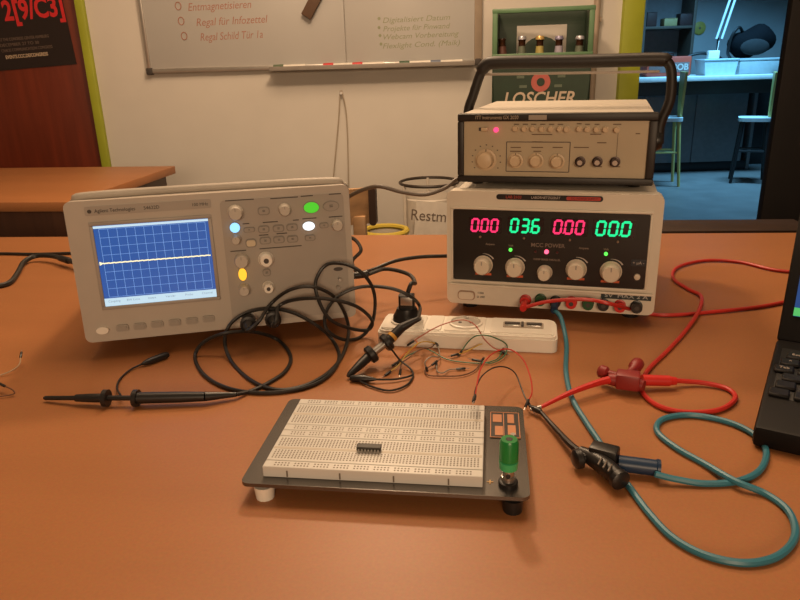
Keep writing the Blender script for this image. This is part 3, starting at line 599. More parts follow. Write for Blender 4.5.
def digits(sx, sz, s_, wtot, h_, m_, lab):
    x, z = A6(sx, sz); n = 3; dw = wtot/3.15; d = thing  # display window
    win = MB().prism(rrect(0, 0, wtot*1.14, h_*1.35, .002), -.0022, -.001).build('digit_display', mat('display_window', (.012, .004, .006), .2), ps, loc=(x, 0, z)); win['label'] = lab
    col_ = 0
    for chv in s_:
        if chv == '.': MB().box((-wtot/2+dw*col_*1.05-.0005, -.0026, -h_/2+.0004), (.0013, .0008, .0013)).build('decimal_point', m_, win); continue
        cx = -wtot/2+dw*(col_*1.05+.48); wd = dw*.66; t_ = h_*.165; b = MB(); sl = .10
        def S(x0, z0, x1, z1):
            v = Vector((x1-x0, 0, z1-z0)); L_ = v.length; u = v/L_; nn = Vector((-u.z, 0, u.x))*t_/2; q_ = t_*.45
            P0 = Vector((x0, 0, z0)); P1 = Vector((x1, 0, z1))
            pts = [P0+u*.0003, P0+u*q_+nn, P1-u*q_+nn, P1-u*.0003, P1-u*q_-nn, P0+u*q_-nn]
            b.prism([(cx+p.x+sl*p.z, p.z) for p in pts], -.0030, -.0022)
        hx, hz = wd/2, h_/2
        D = {'a': (-hx, hz, hx, hz), 'g': (-hx, 0, hx, 0), 'd': (-hx, -hz, hx, -hz), 'f': (-hx, 0, -hx, hz), 'e': (-hx, -hz, -hx, 0), 'b': (hx, 0, hx, hz), 'c': (hx, -hz, hx, 0)}
        for sgm in SEG[chv]: S(*D[sgm])
        b.build('digit', m_, win, smooth=False); col_ += 1
digits(158, 156, '0.00', 100*KP, 42*KP, E_RED, 'left red digit display reading 0.00'); digits(298, 158, '03.6', 106*KP, 44*KP, E_GRN, 'green digit display reading 03.6')
digits(450, 163, '0.00', 106*KP, 43*KP, E_RED, 'right red digit display reading 0.00'); digits(605, 168, '00.0', 117*KP, 45*KP, E_GRN, 'green digit display reading 00.0')
P6 = lambda cx, cy: A6(cx, cy)
for (cx, cy, r) in ((152, 292, 31), (262, 300, 31), (365, 318, 24), (474, 307, 32), (594, 315, 33)):
    knob(cx, cy, r, M_PKNOB, plane=A6, k=KP, par=ps, hgt=.015, nm='control_knob')
    x, z = A6(cx, cy)
    if r > 25:
        MB().box((x, -.0017, z-r*KP*1.12), (r*KP*1.8, .0006, .0028), .0).build('orange_mark', M_ORANGE, ps)
        ar = MB(); R = r*KP*1.22
        for k in range(7):
            a0, a1 = math.radians(95-k*9), math.radians(95-(k+1)*9); t0, t1 = .0004+.0002*k, .0004+.0002*(k+1)
            ar.quad([(x+R*math.cos(a0), -.0018, z+R*math.sin(a0)), (x+(R+t0)*math.cos(a0), -.0018, z+(R+t0)*math.sin(a0)), (x+(R+t1)*math.cos(a1), -.0018, z+(R+t1)*math.sin(a1)), (x+R*math.cos(a1), -.0018, z+R*math.sin(a1))])
        ar.build('scale_arc', M_PWHITE, ps, smooth=False)
def led(cx, cy, r, m, nm='indicator_light', lab=None):
    x, z = A6(cx, cy); o = MB().lathe([(0, r), (.002, r), (.0035, r*.6)], (0, 0, 0), (0, -1, 0), 12).build(nm, m, ps, loc=(x, -.0015, z))
    if lab: o['label'] = lab
led(246, 241, .0022, E_LEDG, lab='lit green light'); led(577, 255, .0022, E_LEDG, lab='lit green light'); led(371, 248, .0027, E_LEDR, lab='lit red light')
M_DLED = mat('dim_led', (.10, .02, .02), .3)
for (cx, cy) in ((333, 247), (408, 250)): led(cx, cy, .0016, M_DLED)
for (cx, cy) in ((141, 196), (293, 201), (452, 207), (618, 213)): led(cx, cy, .0014, mat('tan_screw', (.28, .17, .11), .4), 'panel_screw')
for (cx, cy, s_, sz_) in ((375, 227, 'MCC POWER', .0068), (175, 222, 'Ampere', .0034), (247, 227, 'Volt', .0034), (500, 236, 'Ampere', .0034), (578, 240, 'Volt', .0034), (372, 276, 'INDEP SERIES PARALLEL', .0031)):
    x, z = A6(cx, cy); text('panel_lettering', s_, sz_, mat('dim_panel_print', (.20, .15, .12), .7), ps, (x, -.0018, z), off=.0001)
x, z = A6(690, 287); MB().box((x, -.002, z), (.0165, .001, .0075), .0).build('tape_label', mat('blue_black_tape', (.015, .02, .028), .4), ps); text('tape_lettering', '+ μA -', .005, M_PWHITE, ps, (x, -.0027, z))
x, z = A6(685, 335); MB().lathe([(0, .0038), (.003, .0035), (.0034, .002)], (x, -.0015, z), (0, -1, 0), 12).build('trimmer', M_PKNOB, ps)
# top name strip
(xa, za), (xb, zb2) = A6(196, 60), A6(568, 64)
MB().prism(rrect((xa+xb)/2, (za+zb2)/2, xb-xa, .0066, .0033), -.001, .001).build('name_strip', M_PSUP, ps)
xs = xa+(xb-xa)*.66
MB().prism(rrect((xs+xb)/2-.001, (za+zb2)/2, xb-xs-.003, .0042, .002), -.0016, -.0008).build('red_field', mat('red_strip_print', (.42, .035, .02), .5), ps)
text('strip_lettering', 'LAB 2103', .0048, mat('red_lettering', (.5, .06, .04), .6), ps, (xa+.021, -.0013, (za+zb2)/2)); text('strip_lettering', 'LABORNETZGERÄT', .0042, M_PWHITE, ps, (xa+.059, -.0013, (za+zb2)/2), width=.034)
text('strip_lettering', 'DC POWER SUPPLY', .0036, mat('dark_red_print', (.12, .01, .01), .6), ps, ((xs+xb)/2, -.0019, (za+zb2)/2), width=.030)
# power switch and terminals
x, z = A6(92, 400); sw_ = MB().prism(rrect(0, 0, 62*KP, 34*KP, .0045), -.0012, 0).build('switch_frame', mat('brown_switch_rim', (.34, .22, .15), .5), ps, loc=(x, 0, z))
MB().prism(rrect(0, 0, 55*KP, 27*KP, .0038), -.003, -.001).build('power_switch', M_PSU, sw_)
for k, s_ in enumerate(('I ON', 'O OFF')):
    x, z = A6(142, 393+14*k); text('switch_lettering', s_, .0036, M_PRINT, ps, (x, -.0006, z))
POSTS = []
for (cx, cy, m) in ((298, 416, M_RED), (350, 413, M_DGREEN), (402, 420, M_BLACK), (457, 423, M_RED), (515, 427, M_DGREEN), (568, 430, M_BLACK), (625, 435, M_RED), (683, 438, M_BLACK)):
    x, z = A6(cx, cy); R = 20*KP
    o = MB().lathe([(0, R), (.002, R), (.0024, R*.82), (.007, R*.82), (.0075, R*.92), (.010, R*.9)], (0, 0, 0), (0, -1, 0), 18).build('terminal_post', m, ps, loc=(x, 0, z))
    MB().lathe([(0, R*.38), (.0004, R*.38)], (0, -.010, 0), (0, -1, 0), 12).build('socket_hole', M_PRINT, o)
    POSTS.append(Matrix.LocRotScale(ps.location, ps.rotation_euler, None) @ Vector((x, -.010, z)))
(xa, za), (xb, zb2) = A6(560, 402), A6(735, 407)
MB().box(((xa+xb)/2, -.0006, (za+zb2)/2), (xb-xa, .0012, .0078), .0).build('tape_label', mat('green_black_tape', (.02, .035, .04), .4), ps)
text('tape_lettering', '5V  MAX 2 A', .006, mat('pale_tape_print', (.50, .52, .50), .6), ps, ((xa+xb)/2, -.0014, (za+zb2)/2), width=(xb-xa)*.86)
for s_ in (-1, 1):
    for y in (.03, PD-.03): MB().lathe([(0, .010), (.013, .012)], (s_*(PW/2-.025), y, -.012), (0, 0, 1), 14).build('foot', M_BLACK, ps)
# ================================================================== function generator
GW, GH, GD = .2335, .0833, .2535
ge = thing('function_generator', 'flat dark-framed function generator with tan front on the power supply', 'generator', (.1904, .8393, TZ+.165), (0, 0, -.3042))
GP = Plane(ge)
A7 = lambda cx, cy: at(GP, cx, cy, 450, 90, 3.636)
KG = GP.k(555, 150)/3.636
MB().box((0, GD/2, GH/2-.001), (GW-.004, GD-.01, GH-.006), .003).build('shell', M_GENB, ge)
MB().box((0, GD/2+.004, GH-.002), (GW-.010, GD-.006, .005), .0015).build('lid', M_GENT, ge)
p1_, p2_, p3_, p4_ = A7(50, 112), A7(722, 112), A7(712, 318), A7(55, 312)
gx0, gx1, gz1, gz0 = (p1_[0]+p4_[0])/2, (p2_[0]+p3_[0])/2, (p1_[1]+p2_[1])/2, (p3_[1]+p4_[1])/2
for (nm, xa, xb, za, zb2) in (('bezel_rail', -GW/2, GW/2, gz1, GH), ('bezel_rail', -GW/2, GW/2, 0, gz0), ('bezel_rail', -GW/2, gx0, gz0, gz1), ('bezel_rail', gx1, GW/2, gz0, gz1)):
    MB().box(((xa+xb)/2, .002, (za+zb2)/2), (xb-xa, .016, zb2-za), .0015).build(nm, M_GENB, ge)
MB().box(((gx0+gx1)/2, .001, (gz0+gz1)/2), (gx1-gx0, .006, gz1-gz0)).build('front_panel', M_GENF, ge)
yo = -.002
def gk(cx, cy, r, hgt=.014):
    x, z = A7(cx, cy); R = r*KG
    o = MB().lathe([(0, R), (.003, R), (.0035, R*.78), (hgt, R*.68), (hgt+.001, R*.55)], (0, 0, 0), (0, -1, 0), 22).build('knob', M_GKNOB, ge, loc=(x, yo, z))
    MB().box((0, -.0032, R*.82), (R*.08, .0008, R*.3)).build('pointer_mark', M_PRINT, o); return x, z, R
x, z, R = gk(133, 252, 38)
tk = MB()
for k in range(11):
    a_ = math.radians(215-k*25); tk.box((x+R*1.35*math.cos(a_), yo-.0003, z+R*1.35*math.sin(a_)), (.0016, .0004, .0012))
tk.build('dial_marks', M_PRINT, ge, smooth=False)
for (cx, cy) in ((240, 255), (314, 255), (390, 258)): gk(cx, cy, 27, .012)
(xa, za), (xb, zb2) = A7(207, 188), A7(432, 298); fr_ = MB(); t_ = .0009
fr_.box(((xa+xb)/2, yo-.0002, za), (xb-xa, .0006, t_)).box(((xa+xb)/2, yo-.0002, zb2), (xb-xa, .0006, t_)).box((xa, yo-.0002, (za+zb2)/2), (t_, .0006, za-zb2)).box((xb, yo-.0002, (za+zb2)/2), (t_, .0006, za-zb2)).build('printed_frame', M_PRINT, ge, smooth=False)
gb = None
for (cx, cy) in ((240, 139), (272, 139), (303, 139), (335, 140), (368, 140), (400, 140), (425, 141), (470, 140), (500, 141), (533, 142), (565, 142), (606, 143)):
    x, z = A7(cx, cy)
    if gb is None: gb = MB().lathe([(0, .0038), (.002, .0038), (.0022, .003), (.008, .0028)], (0, 0, 0), (0, -1, 0), 12).build('push_button', M_GKNOB, ge, loc=(x, yo, z))
    else: pc(gb, ge, (x, yo, z))
pm = MB()
for (cx, cy, w_) in ((243, 124, 18), (275, 124, 18), (305, 124, 18), (338, 124, 18), (370, 124, 18), (402, 124, 18), (470, 122, 16), (500, 124, 16), (535, 124, 16), (608, 124, 26), (335, 161, 70), (530, 160, 36), (478, 208, 50), (552, 191, 30), (240, 208, 36), (240, 222, 40), (318, 208, 40), (318, 222, 26), (392, 208, 34), (318, 188, 36), (474, 278, 8), (545, 278, 14), (608, 278, 20), (683, 158, 14)):
    x, z = A7(cx, cy); pm.box((x, yo-.0003, z), (w_*KG, .0004, .0011))
x, z = A7(608, 200); pm.box((x, yo-.0003, z), (.0005, .0004, 80*KG)); pm.build('panel_print', mat('brown_print', (.14, .09, .055), .7), ge, smooth=False)['kind'] = 'stuff'
x, z = A7(128, 142); MB().box((x, yo-.002, z), (.0085, .005, .0045), .001).build('power_button', M_GKNOB, ge); MB().box((x-.006, yo-.0006, z), (.003, .0008, .004)).build('button_mark', M_PRINT, ge)
x, z = A7(169, 144); o = MB().lathe([(0, .0030), (.003, .0030), (.005, .0018)], (0, 0, 0), (0, -1, 0), 14).build('indicator_light', emat('pink_red_led', (1, .06, .20), 1.5), ge, loc=(x, yo, z)); o['label'] = 'lit pinkish red light'
for (cx, cy) in ((474, 259), (536, 259), (600, 260)):
    x, z = A7(cx, cy); o = MB().lathe([(0, .0062), (.002, .0062), (.0022, .0045), (.012, .0045)], (0, 0, 0), (0, -1, 0), 18).build('output_socket', mat('dark_socket', (.05, .03, .025), .35, .5), ge, loc=(x, yo, z))
    MB().lathe([(0, .0030), (.0004, .0030)], (0, -.012, 0), (0, -1, 0), 12).build('socket_insert', mat('pale_insert', (.45, .36, .30), .5), o)
x, z = A7(173, 101); text('name_lettering', 'ITT instruments GX 2020', .0060, mat('tan_lettering', (.42, .33, .24), .6), ge, (x, -.0064, GH-(GH-gz1)/2), width=.052)
x, z = A7(321, 98); MB().box((x, -.0064, GH-(GH-gz1)/2), (.0212, .0008, .0055)).build('sticker', mat('grey_sticker', (.32, .27, .22), .6), ge)
for s_ in (-1, 1):
    for y in (.025, GD-.025): MB().lathe([(0, .007), (.0066, .008)], (s_*(GW/2-.02), y, -.006), (0, 0, 1), 12).build('foot', M_BLACK, ge)
# handle swung up
hpv = .095
def gl(px, py): q = GP.hit(px, py, hpv); return (q.x, hpv, q.z)
pts = [(-GW/2-.007, hpv, GH*.5), (-GW/2-.007, hpv, GH*.95), gl(473, 96), gl(480, 75), gl(486, 65.5), gl(500, 62.5), gl(575, 61.5), gl(655, 59.5), gl(667, 62), gl(671.5, 73), gl(670, 100), (GW/2+.008, hpv, GH*.75), (GW/2+.008, hpv, GH*.45)]
MB().tube(pts, lambda t: .0085 if .28 < t < .66 else .0065, 10, n=5).build('carry_handle', M_GENB, ge)
q1, q2 = gl(484, 74.5), gl(660, 71.5); MB().box(((q1[0]+q2[0])/2, hpv+.004, (q1[2]+q2[2])/2), (q2[0]-q1[0], .004, .0032), .001, rot=(0, -math.atan2(q2[2]-q1[2], q2[0]-q1[0]), 0)).build('handle_strip', mat('grey_handle_strip', (.40, .34, .29), .5), ge)
for s_ in (-1, 1): MB().lathe([(0, .012), (.008, .013), (.014, .010)], (s_*(GW/2-.002), hpv, GH*.5), (s_, 0, 0), 18).build('handle_hub', M_BLACK, ge)
# ================================================================== breadboard station
bd = thing('breadboard_station', 'white solderless breadboard mounted on a dark metal plate', 'breadboard', (-.0181, .4904, TZ), (0, 0, -.1375))
BI = Matrix.LocRotScale(bd.location, bd.rotation_euler, None).inverted()
PZ = .0165; BH = .009; BW_, BDp = .165, .1113
pl = [BI @ tab(px, py, PZ) for (px, py) in ((290, 398.8), (238.8, 484), (528, 496.8), (524.8, 406.8))]
px0 = (pl[0].x+pl[1].x)/2; px1 = (pl[2].x+pl[3].x)/2; py1 = (pl[0].y+pl[3].y)/2; py0 = (pl[1].y+pl[2].y)/2
MB().prism(rrect((px0+px1)/2, (py0+py1)/2, px1-px0, py1-py0, .006), PZ-.003, PZ, 'z').build('base_plate', M_PLATE, bd)
sk = MB()
MB().prism(rrect((px0+px1)/2, (py0+py1)/2, px1-px0-.008, py1-py0-.008, .004), PZ-.0055, PZ-.003, 'z').build('underframe', M_BLACK, bd)
for (x, y, m, hh_) in ((px0+.016, py0+.008, M_WHITE, 1), (px1-.012, py0+.008, M_BLACK, 1), (px0+.016, py1-.012, M_WHITE, 1), (px1-.012, py1-.012, M_BLACK, 1)):
    MB().lathe([(0, .007), (PZ-.0055, .008)], (x, y, 0), (0, 0, 1), 14).build('foot', m, bd)
# four power rails and two terminal strips, each with its rows of contact holes
lay = [('power_rail', .0095), ('terminal_strip', .03615), ('power_rail', .0095), ('power_rail', .0095), ('terminal_strip', .03615), ('power_rail', .0095)]
y = -BDp/2; ztop = PZ+BH
for (nm, dpt) in lay:
    o = MB().box((0, y+dpt/2, PZ+BH/2), (BW_, dpt-.0004, BH), .0005, seg=1).build(nm, M_BB, bd)
    ho = MB(); s_ = .0006; zz = ztop+.00008
    if nm == 'terminal_strip':
        for c in range(63):
            x = (c-31)*.00254
            for r in range(10):
                yy = y+dpt/2+(r-4.5)*.00254+(.0038-.00127)*(1 if r > 4 else -1)
                ho.quad([(x-s_, yy-s_*1.25, zz), (x+s_, yy-s_*1.25, zz), (x+s_, yy+s_*1.25, zz), (x-s_, yy+s_*1.25, zz)])
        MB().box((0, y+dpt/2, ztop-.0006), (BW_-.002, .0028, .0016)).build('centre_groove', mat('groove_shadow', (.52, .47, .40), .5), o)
    else:
        for c in range(50):
            x = (c-24.5)*.00254+((c//5)-4.5)*.00254
            for r in (-.5, .5):
                yy = y+dpt/2+r*.0030; ho.quad([(x-s_, yy-s_*1.25, zz), (x+s_, yy-s_*1.25, zz), (x+s_, yy+s_*1.25, zz), (x-s_, yy+s_*1.25, zz)])
    h_ = ho.build('contact_holes', M_HOLE, o, smooth=False); h_['kind'] = 'stuff'
    y += dpt
for k in range(4): MB().box((-BW_/2+BW_*(.115+.245*k), -BDp/2-.0002, PZ+BH*.42), (.0011, .0008, BH*.55)).build('clip_notch', M_HOLE, bd)
# copper coloured label and binding post on the plate
lp_ = [BI @ tab(440+cx/4, 370+cy/4, PZ) for (cx, cy) in ((203, 172), (318, 172), (322, 276), (195, 274))]
lx0, lx1, ly1, ly0 = (lp_[0].x+lp_[3].x)/2, (lp_[1].x+lp_[2].x)/2, (lp_[0].y+lp_[1].y)/2, (lp_[2].y+lp_[3].y)/2
lm = MB().box(((lx0+lx1)/2, (ly0+ly1)/2, PZ+.0003), (lx1-lx0, ly1-ly0, .0006)).build('printed_label', mat('label_black', (.02, .015, .013), .4), bd)
cxm_, cym_ = (lx0+lx1)/2, (ly0+ly1)/2; lw, lh = lx1-lx0, ly1-ly0
bo_ = MB(); t_ = .0007
for (cx, cy, a_, b_) in ((cxm_, ly0+t_, lw-.001, t_), (cxm_, ly1-t_, lw-.001, t_), (lx0+t_, cym_, t_, lh-.001), (lx1-t_, cym_, t_, lh-.001), (cxm_-.001, cym_, t_, lh-.001)): bo_.box((cx, cy, PZ+.0008), (a_, b_, .0004))
bo_.build('label_border', M_COPPER, lm, smooth=False)
for (fx, fy, a_, b_) in ((-.25, .24, .30, .30), (-.2, -.24, .26, .34), (.20, .24, .22, .34), (.22, -.2, .26, .36)):
    MB().box((cxm_+fx*lw, cym_+fy*lh, PZ+.0008), (a_*lw, b_*lh, .0004)).build('label_field', M_COPPER, lm)
pp_ = BI @ tab(508, 485, PZ)
bpst = MB().lathe([(0, .0072), (.0035, .0072), (.0042, .0062)], (pp_.x, pp_.y, PZ), (0, 0, 1), 20).build('post_base', M_BLACK, bd)
MB().lathe([(0, .0050), (.004, .0050), (.0042, .0042), (.013, .0042)], (pp_.x, pp_.y, PZ+.004), (0, 0, 1), 18).build('post_shaft', M_STEEL, bd)
MB().cyl((pp_.x-.0002, pp_.y-.0036, PZ+.010), (pp_.x-.0002, pp_.y-.0046, PZ+.010), .0017, seg=10).build('post_hole', M_BLACK, bd)
MB().lathe([(0, .0066), (.006, .0070), (.0065, .0062)], (pp_.x, pp_.y, PZ+.0145), (0, 0, 1), 20).build('post_collar', M_LGREEN, bd)
gcap = MB().lathe([(0, .0062), (.0005, .0070), (.015, .0068), (.017, .0058), (.017, .0026), (.013, .0024)], (pp_.x, pp_.y, PZ+.0212), (0, 0, 1), 20)
gcap.build('post_cap', M_GREENP, bd)
MB().lathe([(0, .0025), (.0003, .0025)], (pp_.x, pp_.y, PZ+.0212+.0168), (0, 0, 1), 12).build('cap_hole', M_BLACK, bd)
MB().lathe([(0, .0028), (.0012, .0022)], (px1-.010, py1-.05, PZ), (0, 0, 1), 10).build('plate_screw', M_STEEL, bd)
text('plate_print', '+', .010, mat('gold_print', (.55, .33, .12), .5), bd, (pp_.x-.013, pp_.y+.002, PZ+.0003), (0, 0, 0))
# chip seated across the front strip's centre groove
icp = tab(369, 446, ztop+.004)
ic = thing('integrated_circuit', 'small black integrated circuit plugged into the breadboard', 'chip', (icp.x, icp.y, TZ+ztop), (0, 0, -.1375))
MB().box((0, 0, .0028), (.0190, .0064, .0034), .0004, seg=1).build('chip_body', mat('chip_grey', (.035, .03, .025), .5), ic)
leg_ = None
for s_ in (-1, 1):
    for k in range(7):
        lc = ((k-3)*.00254, s_*.0036, 0)
        if leg_ is None: leg_ = MB().box((0, 0, .0013), (.0011, .0006, .0032)).build('chip_leg', M_STEEL, ic, loc=lc)
        else: pc(leg_, ic, lc)
MB().box((-.0088, 0, .0045), (.0015, .002, .0003)).build('notch', M_PRINT, ic)
# ================================================================== socket strip
SHt = .019
ss = [tab(px, py, SHt) for (px, py) in ((386, 313.5), (556, 318.5), (558.5, 338.5), (377, 329))]
sy = math.atan2((ss[1]-ss[0]+ss[2]-ss[3]).y, (ss[1]-ss[0]+ss[2]-ss[3]).x)
sm = (ss[0]+ss[1]+ss[2]+ss[3])/4; SL = (((ss[1]-ss[0]).length+(ss[2]-ss[3]).length)/2); SDp = ((ss[1]-ss[2]).length+(ss[0]-ss[3]).length)/2
st = thing('socket_strip', 'white mains socket strip in front of the power supply', 'socket strip', (sm.x, sm.y, TZ), (0, 0, sy))
SI = Matrix.LocRotScale(st.location, st.rotation_euler, None).inverted()
body = MB().prism(rrect(0, 0, SL, SDp, .008), 0, SHt-.004, 'z').prism(rrect(0, 0, SL-.003, SDp-.003, .008), SHt-.004, SHt-.001, 'z').prism(rrect(0, 0, SL-.008, SDp-.008, .007), SHt-.001, SHt, 'z').build('strip_body', M_WHITE, st)
L3 = lambda cx, cy: SI @ tab(320+cx/3.333, 290+cy/3.333, SHt)
M_TILE = mat('white_socket_tile', (.74, .69, .61), .35)
for (ca_, cb2, nm) in ((212, 352, 'socket_tile'), (362, 410, 'switch_tile'), (420, 552, 'socket_tile'), (572, 770, 'end_tile')):
    xa, xb = L3(ca_, 110).x, L3(cb2, 110).x
    MB().prism(rrect((xa+xb)/2, 0, xb-xa, SDp*.80, .003), SHt-.0005, SHt+.0012, 'z').build(nm, M_TILE, st)
for (cx, cy) in ((290, 107), (487, 108)):
    q = L3(cx, cy); o = MB().lathe([(0, .0195), (.0025, .0195), (.003, .0175), (.0008, .0170)], (q.x, .001, SHt+.0008), (0, 0, 1), 28).build('socket_ring', M_TILE, st)
    MB().lathe([(0, .0168), (.0004, .0168)], (q.x, .001, SHt+.0016), (0, 0, 1), 28).build('socket_well', mat('socket_grey', (.40, .36, .31), .5), o)
    for s_ in (-1, 1): MB().cyl((q.x+s_*.0065, .001, SHt+.0018), (q.x+s_*.0065, .001, SHt+.0024), .0022, seg=10).build('pin_hole', M_PRINT, o)
    MB().box((q.x, .016, SHt+.003), (.004, .004, .003), .0005).build('earth_clip', M_STEEL, o)
q1_, q2_ = L3(610, 122), L3(745, 125); q = (q1_+q2_)/2
rs = MB().prism(rrect(q.x, .001, q2_.x-q1_.x, .017, .002), SHt+.001, SHt+.0020, 'z').build('terminal_recess', mat('recess_grey', (.36, .30, .24), .5), st)
for (f0, f1) in ((-.46, -.08), (.08, .46)):
    w_ = q2_.x-q1_.x; MB().box((q.x+w_*(f0+f1)/2, .004, SHt+.0026), (w_*(f1-f0), .0055, .0016), .0004).build('terminal_slot', M_PRINT, rs); MB().box((q.x+w_*(f0+f1)/2, -.003, SHt+.0026), (w_*(f1-f0)*.9, .003, .0014), .0004).build('terminal_clamp', M_STEEL, rs)
MB().box((q.x-.001, .001, SHt+.0028), (.0028, .013, .002), .0004).build('centre_screw', M_PRINT, rs)
# ------------------------------------------------------------------ cables
SM = Matrix.LocRotScale(sc.location, sc.rotation_euler, None); SMI = SM.inverted()
def loopP(px, py, off, h=.003):
    q = tab(px, py, h); lq = SMI @ q
    if lq.y < -off: return q
    return SM @ SP.hit(px, py, -off)
def lead(name, pts, r, m, parent, n=7, seg=8): return MB().tube(pts, r, seg, n).build(name, m, parent)
K = lambda l, off=.03, h=.0025: [loopP(180+cx/3.077, 250+cy/3.077, off+.012*math.sin(i*1.3), h) for i, (cx, cy) in enumerate(l)]
# mains plug in the strip and its cord running behind the oscilloscope
qb = st.matrix_basis; SB = Matrix.LocRotScale(st.location, st.rotation_euler, None)
s0 = L3(290, 107); pb = SB @ Vector((s0.x, .001, SHt+.002))
mp_ = thing('mains_plug_cord', 'black mains plug in the socket strip with cord running behind the oscilloscope', 'power cord', pb, (0, 0, sy))
MI = Matrix.LocRotScale(mp_.location, mp_.rotation_euler, None).inverted()
MB().lathe([(0, .0165), (.006, .0165), (.010, .014), (.016, .0115)], (0, 0, 0), (0, 0, 1), 24).build('plug_disc', M_BLACK, mp_)
MB().prism(rrect(0, 0, .018, .014, .003), .012, .032, 'z').build('plug_grip', M_BLACK, mp_)
MB().box((.001, -.0072, .026), (.014, .001, .010), .0004).build('grip_plate', M_STEEL, mp_)
cw_ = [pb+Vector((.0, .0, .030)), pb+Vector((.006, .004, .044)), aty(415, 283, pb.y+.03), aty(408, 274, pb.y+.07), aty(385, 269, pb.y+.10), aty(362, 275, .86), aty(352, 262, .92), aty(361, 250, .93), aty(352, 238, .96), aty(335, 240, 1.0)]
lead('cord', [MI @ p for p in cw_], .0026, M_CABLE, mp_)
# cord from the power supply to behind the oscilloscope
c2_ = thing('black_cord', 'black cord arching from the power supply to the oscilloscope', 'cord', aty(447, 256, .93))
CI = Matrix.Translation(-c2_.location)
pts = [aty(456, 256, .95), aty(447, 256, .93), aty(420, 257, .92), aty(395, 261, .90), aty(372, 270, .875), aty(357, 274, .85), aty(352, 276, .83)]
lead('cord', [CI @ p for p in pts], .0026, M_CABLE, c2_)
MB().lathe([(0, .0045), (.020, .0052), (.022, .003)], CI @ aty(352, 276, .83), (1, .25, .05), 12).build('strain_relief', M_BLACK, c2_)
# grey signal cable in the air between generator and oscilloscope
g_ = thing('signal_cable', 'grey-brown signal cable hanging from the generator to behind the oscilloscope', 'cable', aty(457, 178, .98))
GI = Matrix.Translation(-g_.location)
pts = [aty(470, 176, 1.0), aty(457, 179, .98), aty(445, 188, .97), aty(425, 194.5, .97), aty(402, 192, .97), aty(380, 186.5, .97), aty(365, 189, .98), aty(350, 196, .99), aty(338, 206, 1.0)]
lead('cable', [GI @ p for p in pts], .0030, M_GCABLE, g_)
MB().lathe([(0, .0055), (.016, .0055), (.018, .0035)], GI @ aty(470, 176, 1.0), (-1, -.2, -.1), 14).build('plug', M_STEEL, g_)
# cables at the left
k1 = thing('thick_black_cable', 'thick black cable lying on the table left of the oscilloscope', 'cable', tab(20, 268))
KI = Matrix.Translation(-k1.location)
pts = [tab(-30, 292, .004), tab(-8, 287, .004), tab(9, 283, .004), tab(17, 274, .004), tab(24, 262, .006), tab(36, 256, .010), tab(52, 256, .012), tab(70, 261, .012), tab(92, 268, .012)]
lead('cable', [KI @ p for p in pts], .0042, M_CABLE, k1); MB().lathe([(0, .0052), (.03, .0058), (.032, .0046)], KI @ tab(60, 258, .012), KI.to_3x3() @ (tab(92, 268, .012)-tab(60, 258, .012)), 12).build('strain_relief', M_BLACK, k1)
k2 = thing('thin_black_cable', 'thin black cable running straight behind the thick one at the left', 'cable', tab(20, 254))
KI = Matrix.Translation(-k2.location)
lead('cable', [KI @ tab(*p) for p in ((-40, 254, .003), (0, 253.5, .003), (35, 254, .003), (75, 253, .003), (110, 252, .003))], .0026, M_CABLE, k2); MB().lathe([(0, .0034), (.02, .0034)], KI @ tab(75, 253, .003), (1, 0, 0), 10).build('ferrule', M_BLACK, k2)
# ------------------------------------------------------------------ oscilloscope probes
def inv(o): return Matrix.LocRotScale(o.location, o.rotation_euler, None).inverted()
def bnc_plug(o, I, end, back):
    d = (back-end).normalized()
    MB().lathe([(0, .0082), (.010, .0082), (.0105, .0094), (.018, .0094), (.019, .0068), (.030, .0052), (.036, .0034)], I @ end, I.to_3x3() @ d, 18).build('connector', M_BLACK, o)
fwd = SM.to_3x3() @ Vector((0, -1, 0))
# probe A: lying at the left
pa = [tab(x, y, h) for (x, y, h) in ((44, 398, .004), (76, 398, .0075), (105, 398, .009), (137, 398, .009), (205, 396.5, .008), (236, 394.5, .005))]
A_ = thing('scope_probe', 'black oscilloscope probe lying on the table at the left with looped cable', 'probe', pa[0]); AI = Matrix.Translation(-A_.location)
V = [AI @ p for p in pa]
def seg_lathe(o, nm, m, p0, p1, prof): L_ = (p1-p0).length; return MB().lathe([(t_*L_, r_) for (t_, r_) in prof], p0, p1-p0, 14).build(nm, m, o)
seg_lathe(A_, 'tip_hook', M_BLACK, V[0], V[1], [(0, .0014), (.05, .0022), (1, .0024)])
seg_lathe(A_, 'tip_sleeve', M_BLACK, V[1], V[2], [(0, .0036), (.5, .0044), (.95, .0046), (1, .004)])
seg_lathe(A_, 'front_flange', M_BLACK, V[2]-(V[3]-V[2])*.04, V[2]+(V[3]-V[2])*.1, [(0, .0085), (1, .0085)])
seg_lathe(A_, 'shaft', M_BLACK, V[2], V[3], [(0, .0026), (1, .0026)])
seg_lathe(A_, 'rear_flange', M_BLACK, V[3]-(V[3]-V[2])*.1, V[3]+(V[3]-V[2])*.04, [(0, .0085), (1, .0085)])
seg_lathe(A_, 'handle', M_BLACK, V[3], V[4], [(0, .0058), (.6, .0056), (1, .0048)])
seg_lathe(A_, 'strain_relief', M_BLACK, V[4], V[5], [(0, .0048), (1, .0024)])
Al = [(160, 455), (215, 435), (270, 410), (325, 372), (340, 325), (300, 276), (225, 252), (140, 256), (72, 285), (46, 330), (75, 385), (150, 426), (260, 440), (380, 425), (455, 388), (490, 332), (470, 278), (420, 232), (345, 192), (270, 180), (200, 195), (152, 232), (138, 285), (160, 345), (220, 402), (300, 430), (390, 415), (465, 370), (506, 310), (518, 232), (482, 152), (412, 114), (340, 122), (280, 165)]
pts = [pa[5]]+K(Al[1:], .022, .0022)
e0 = BNC[0]+fwd*.040
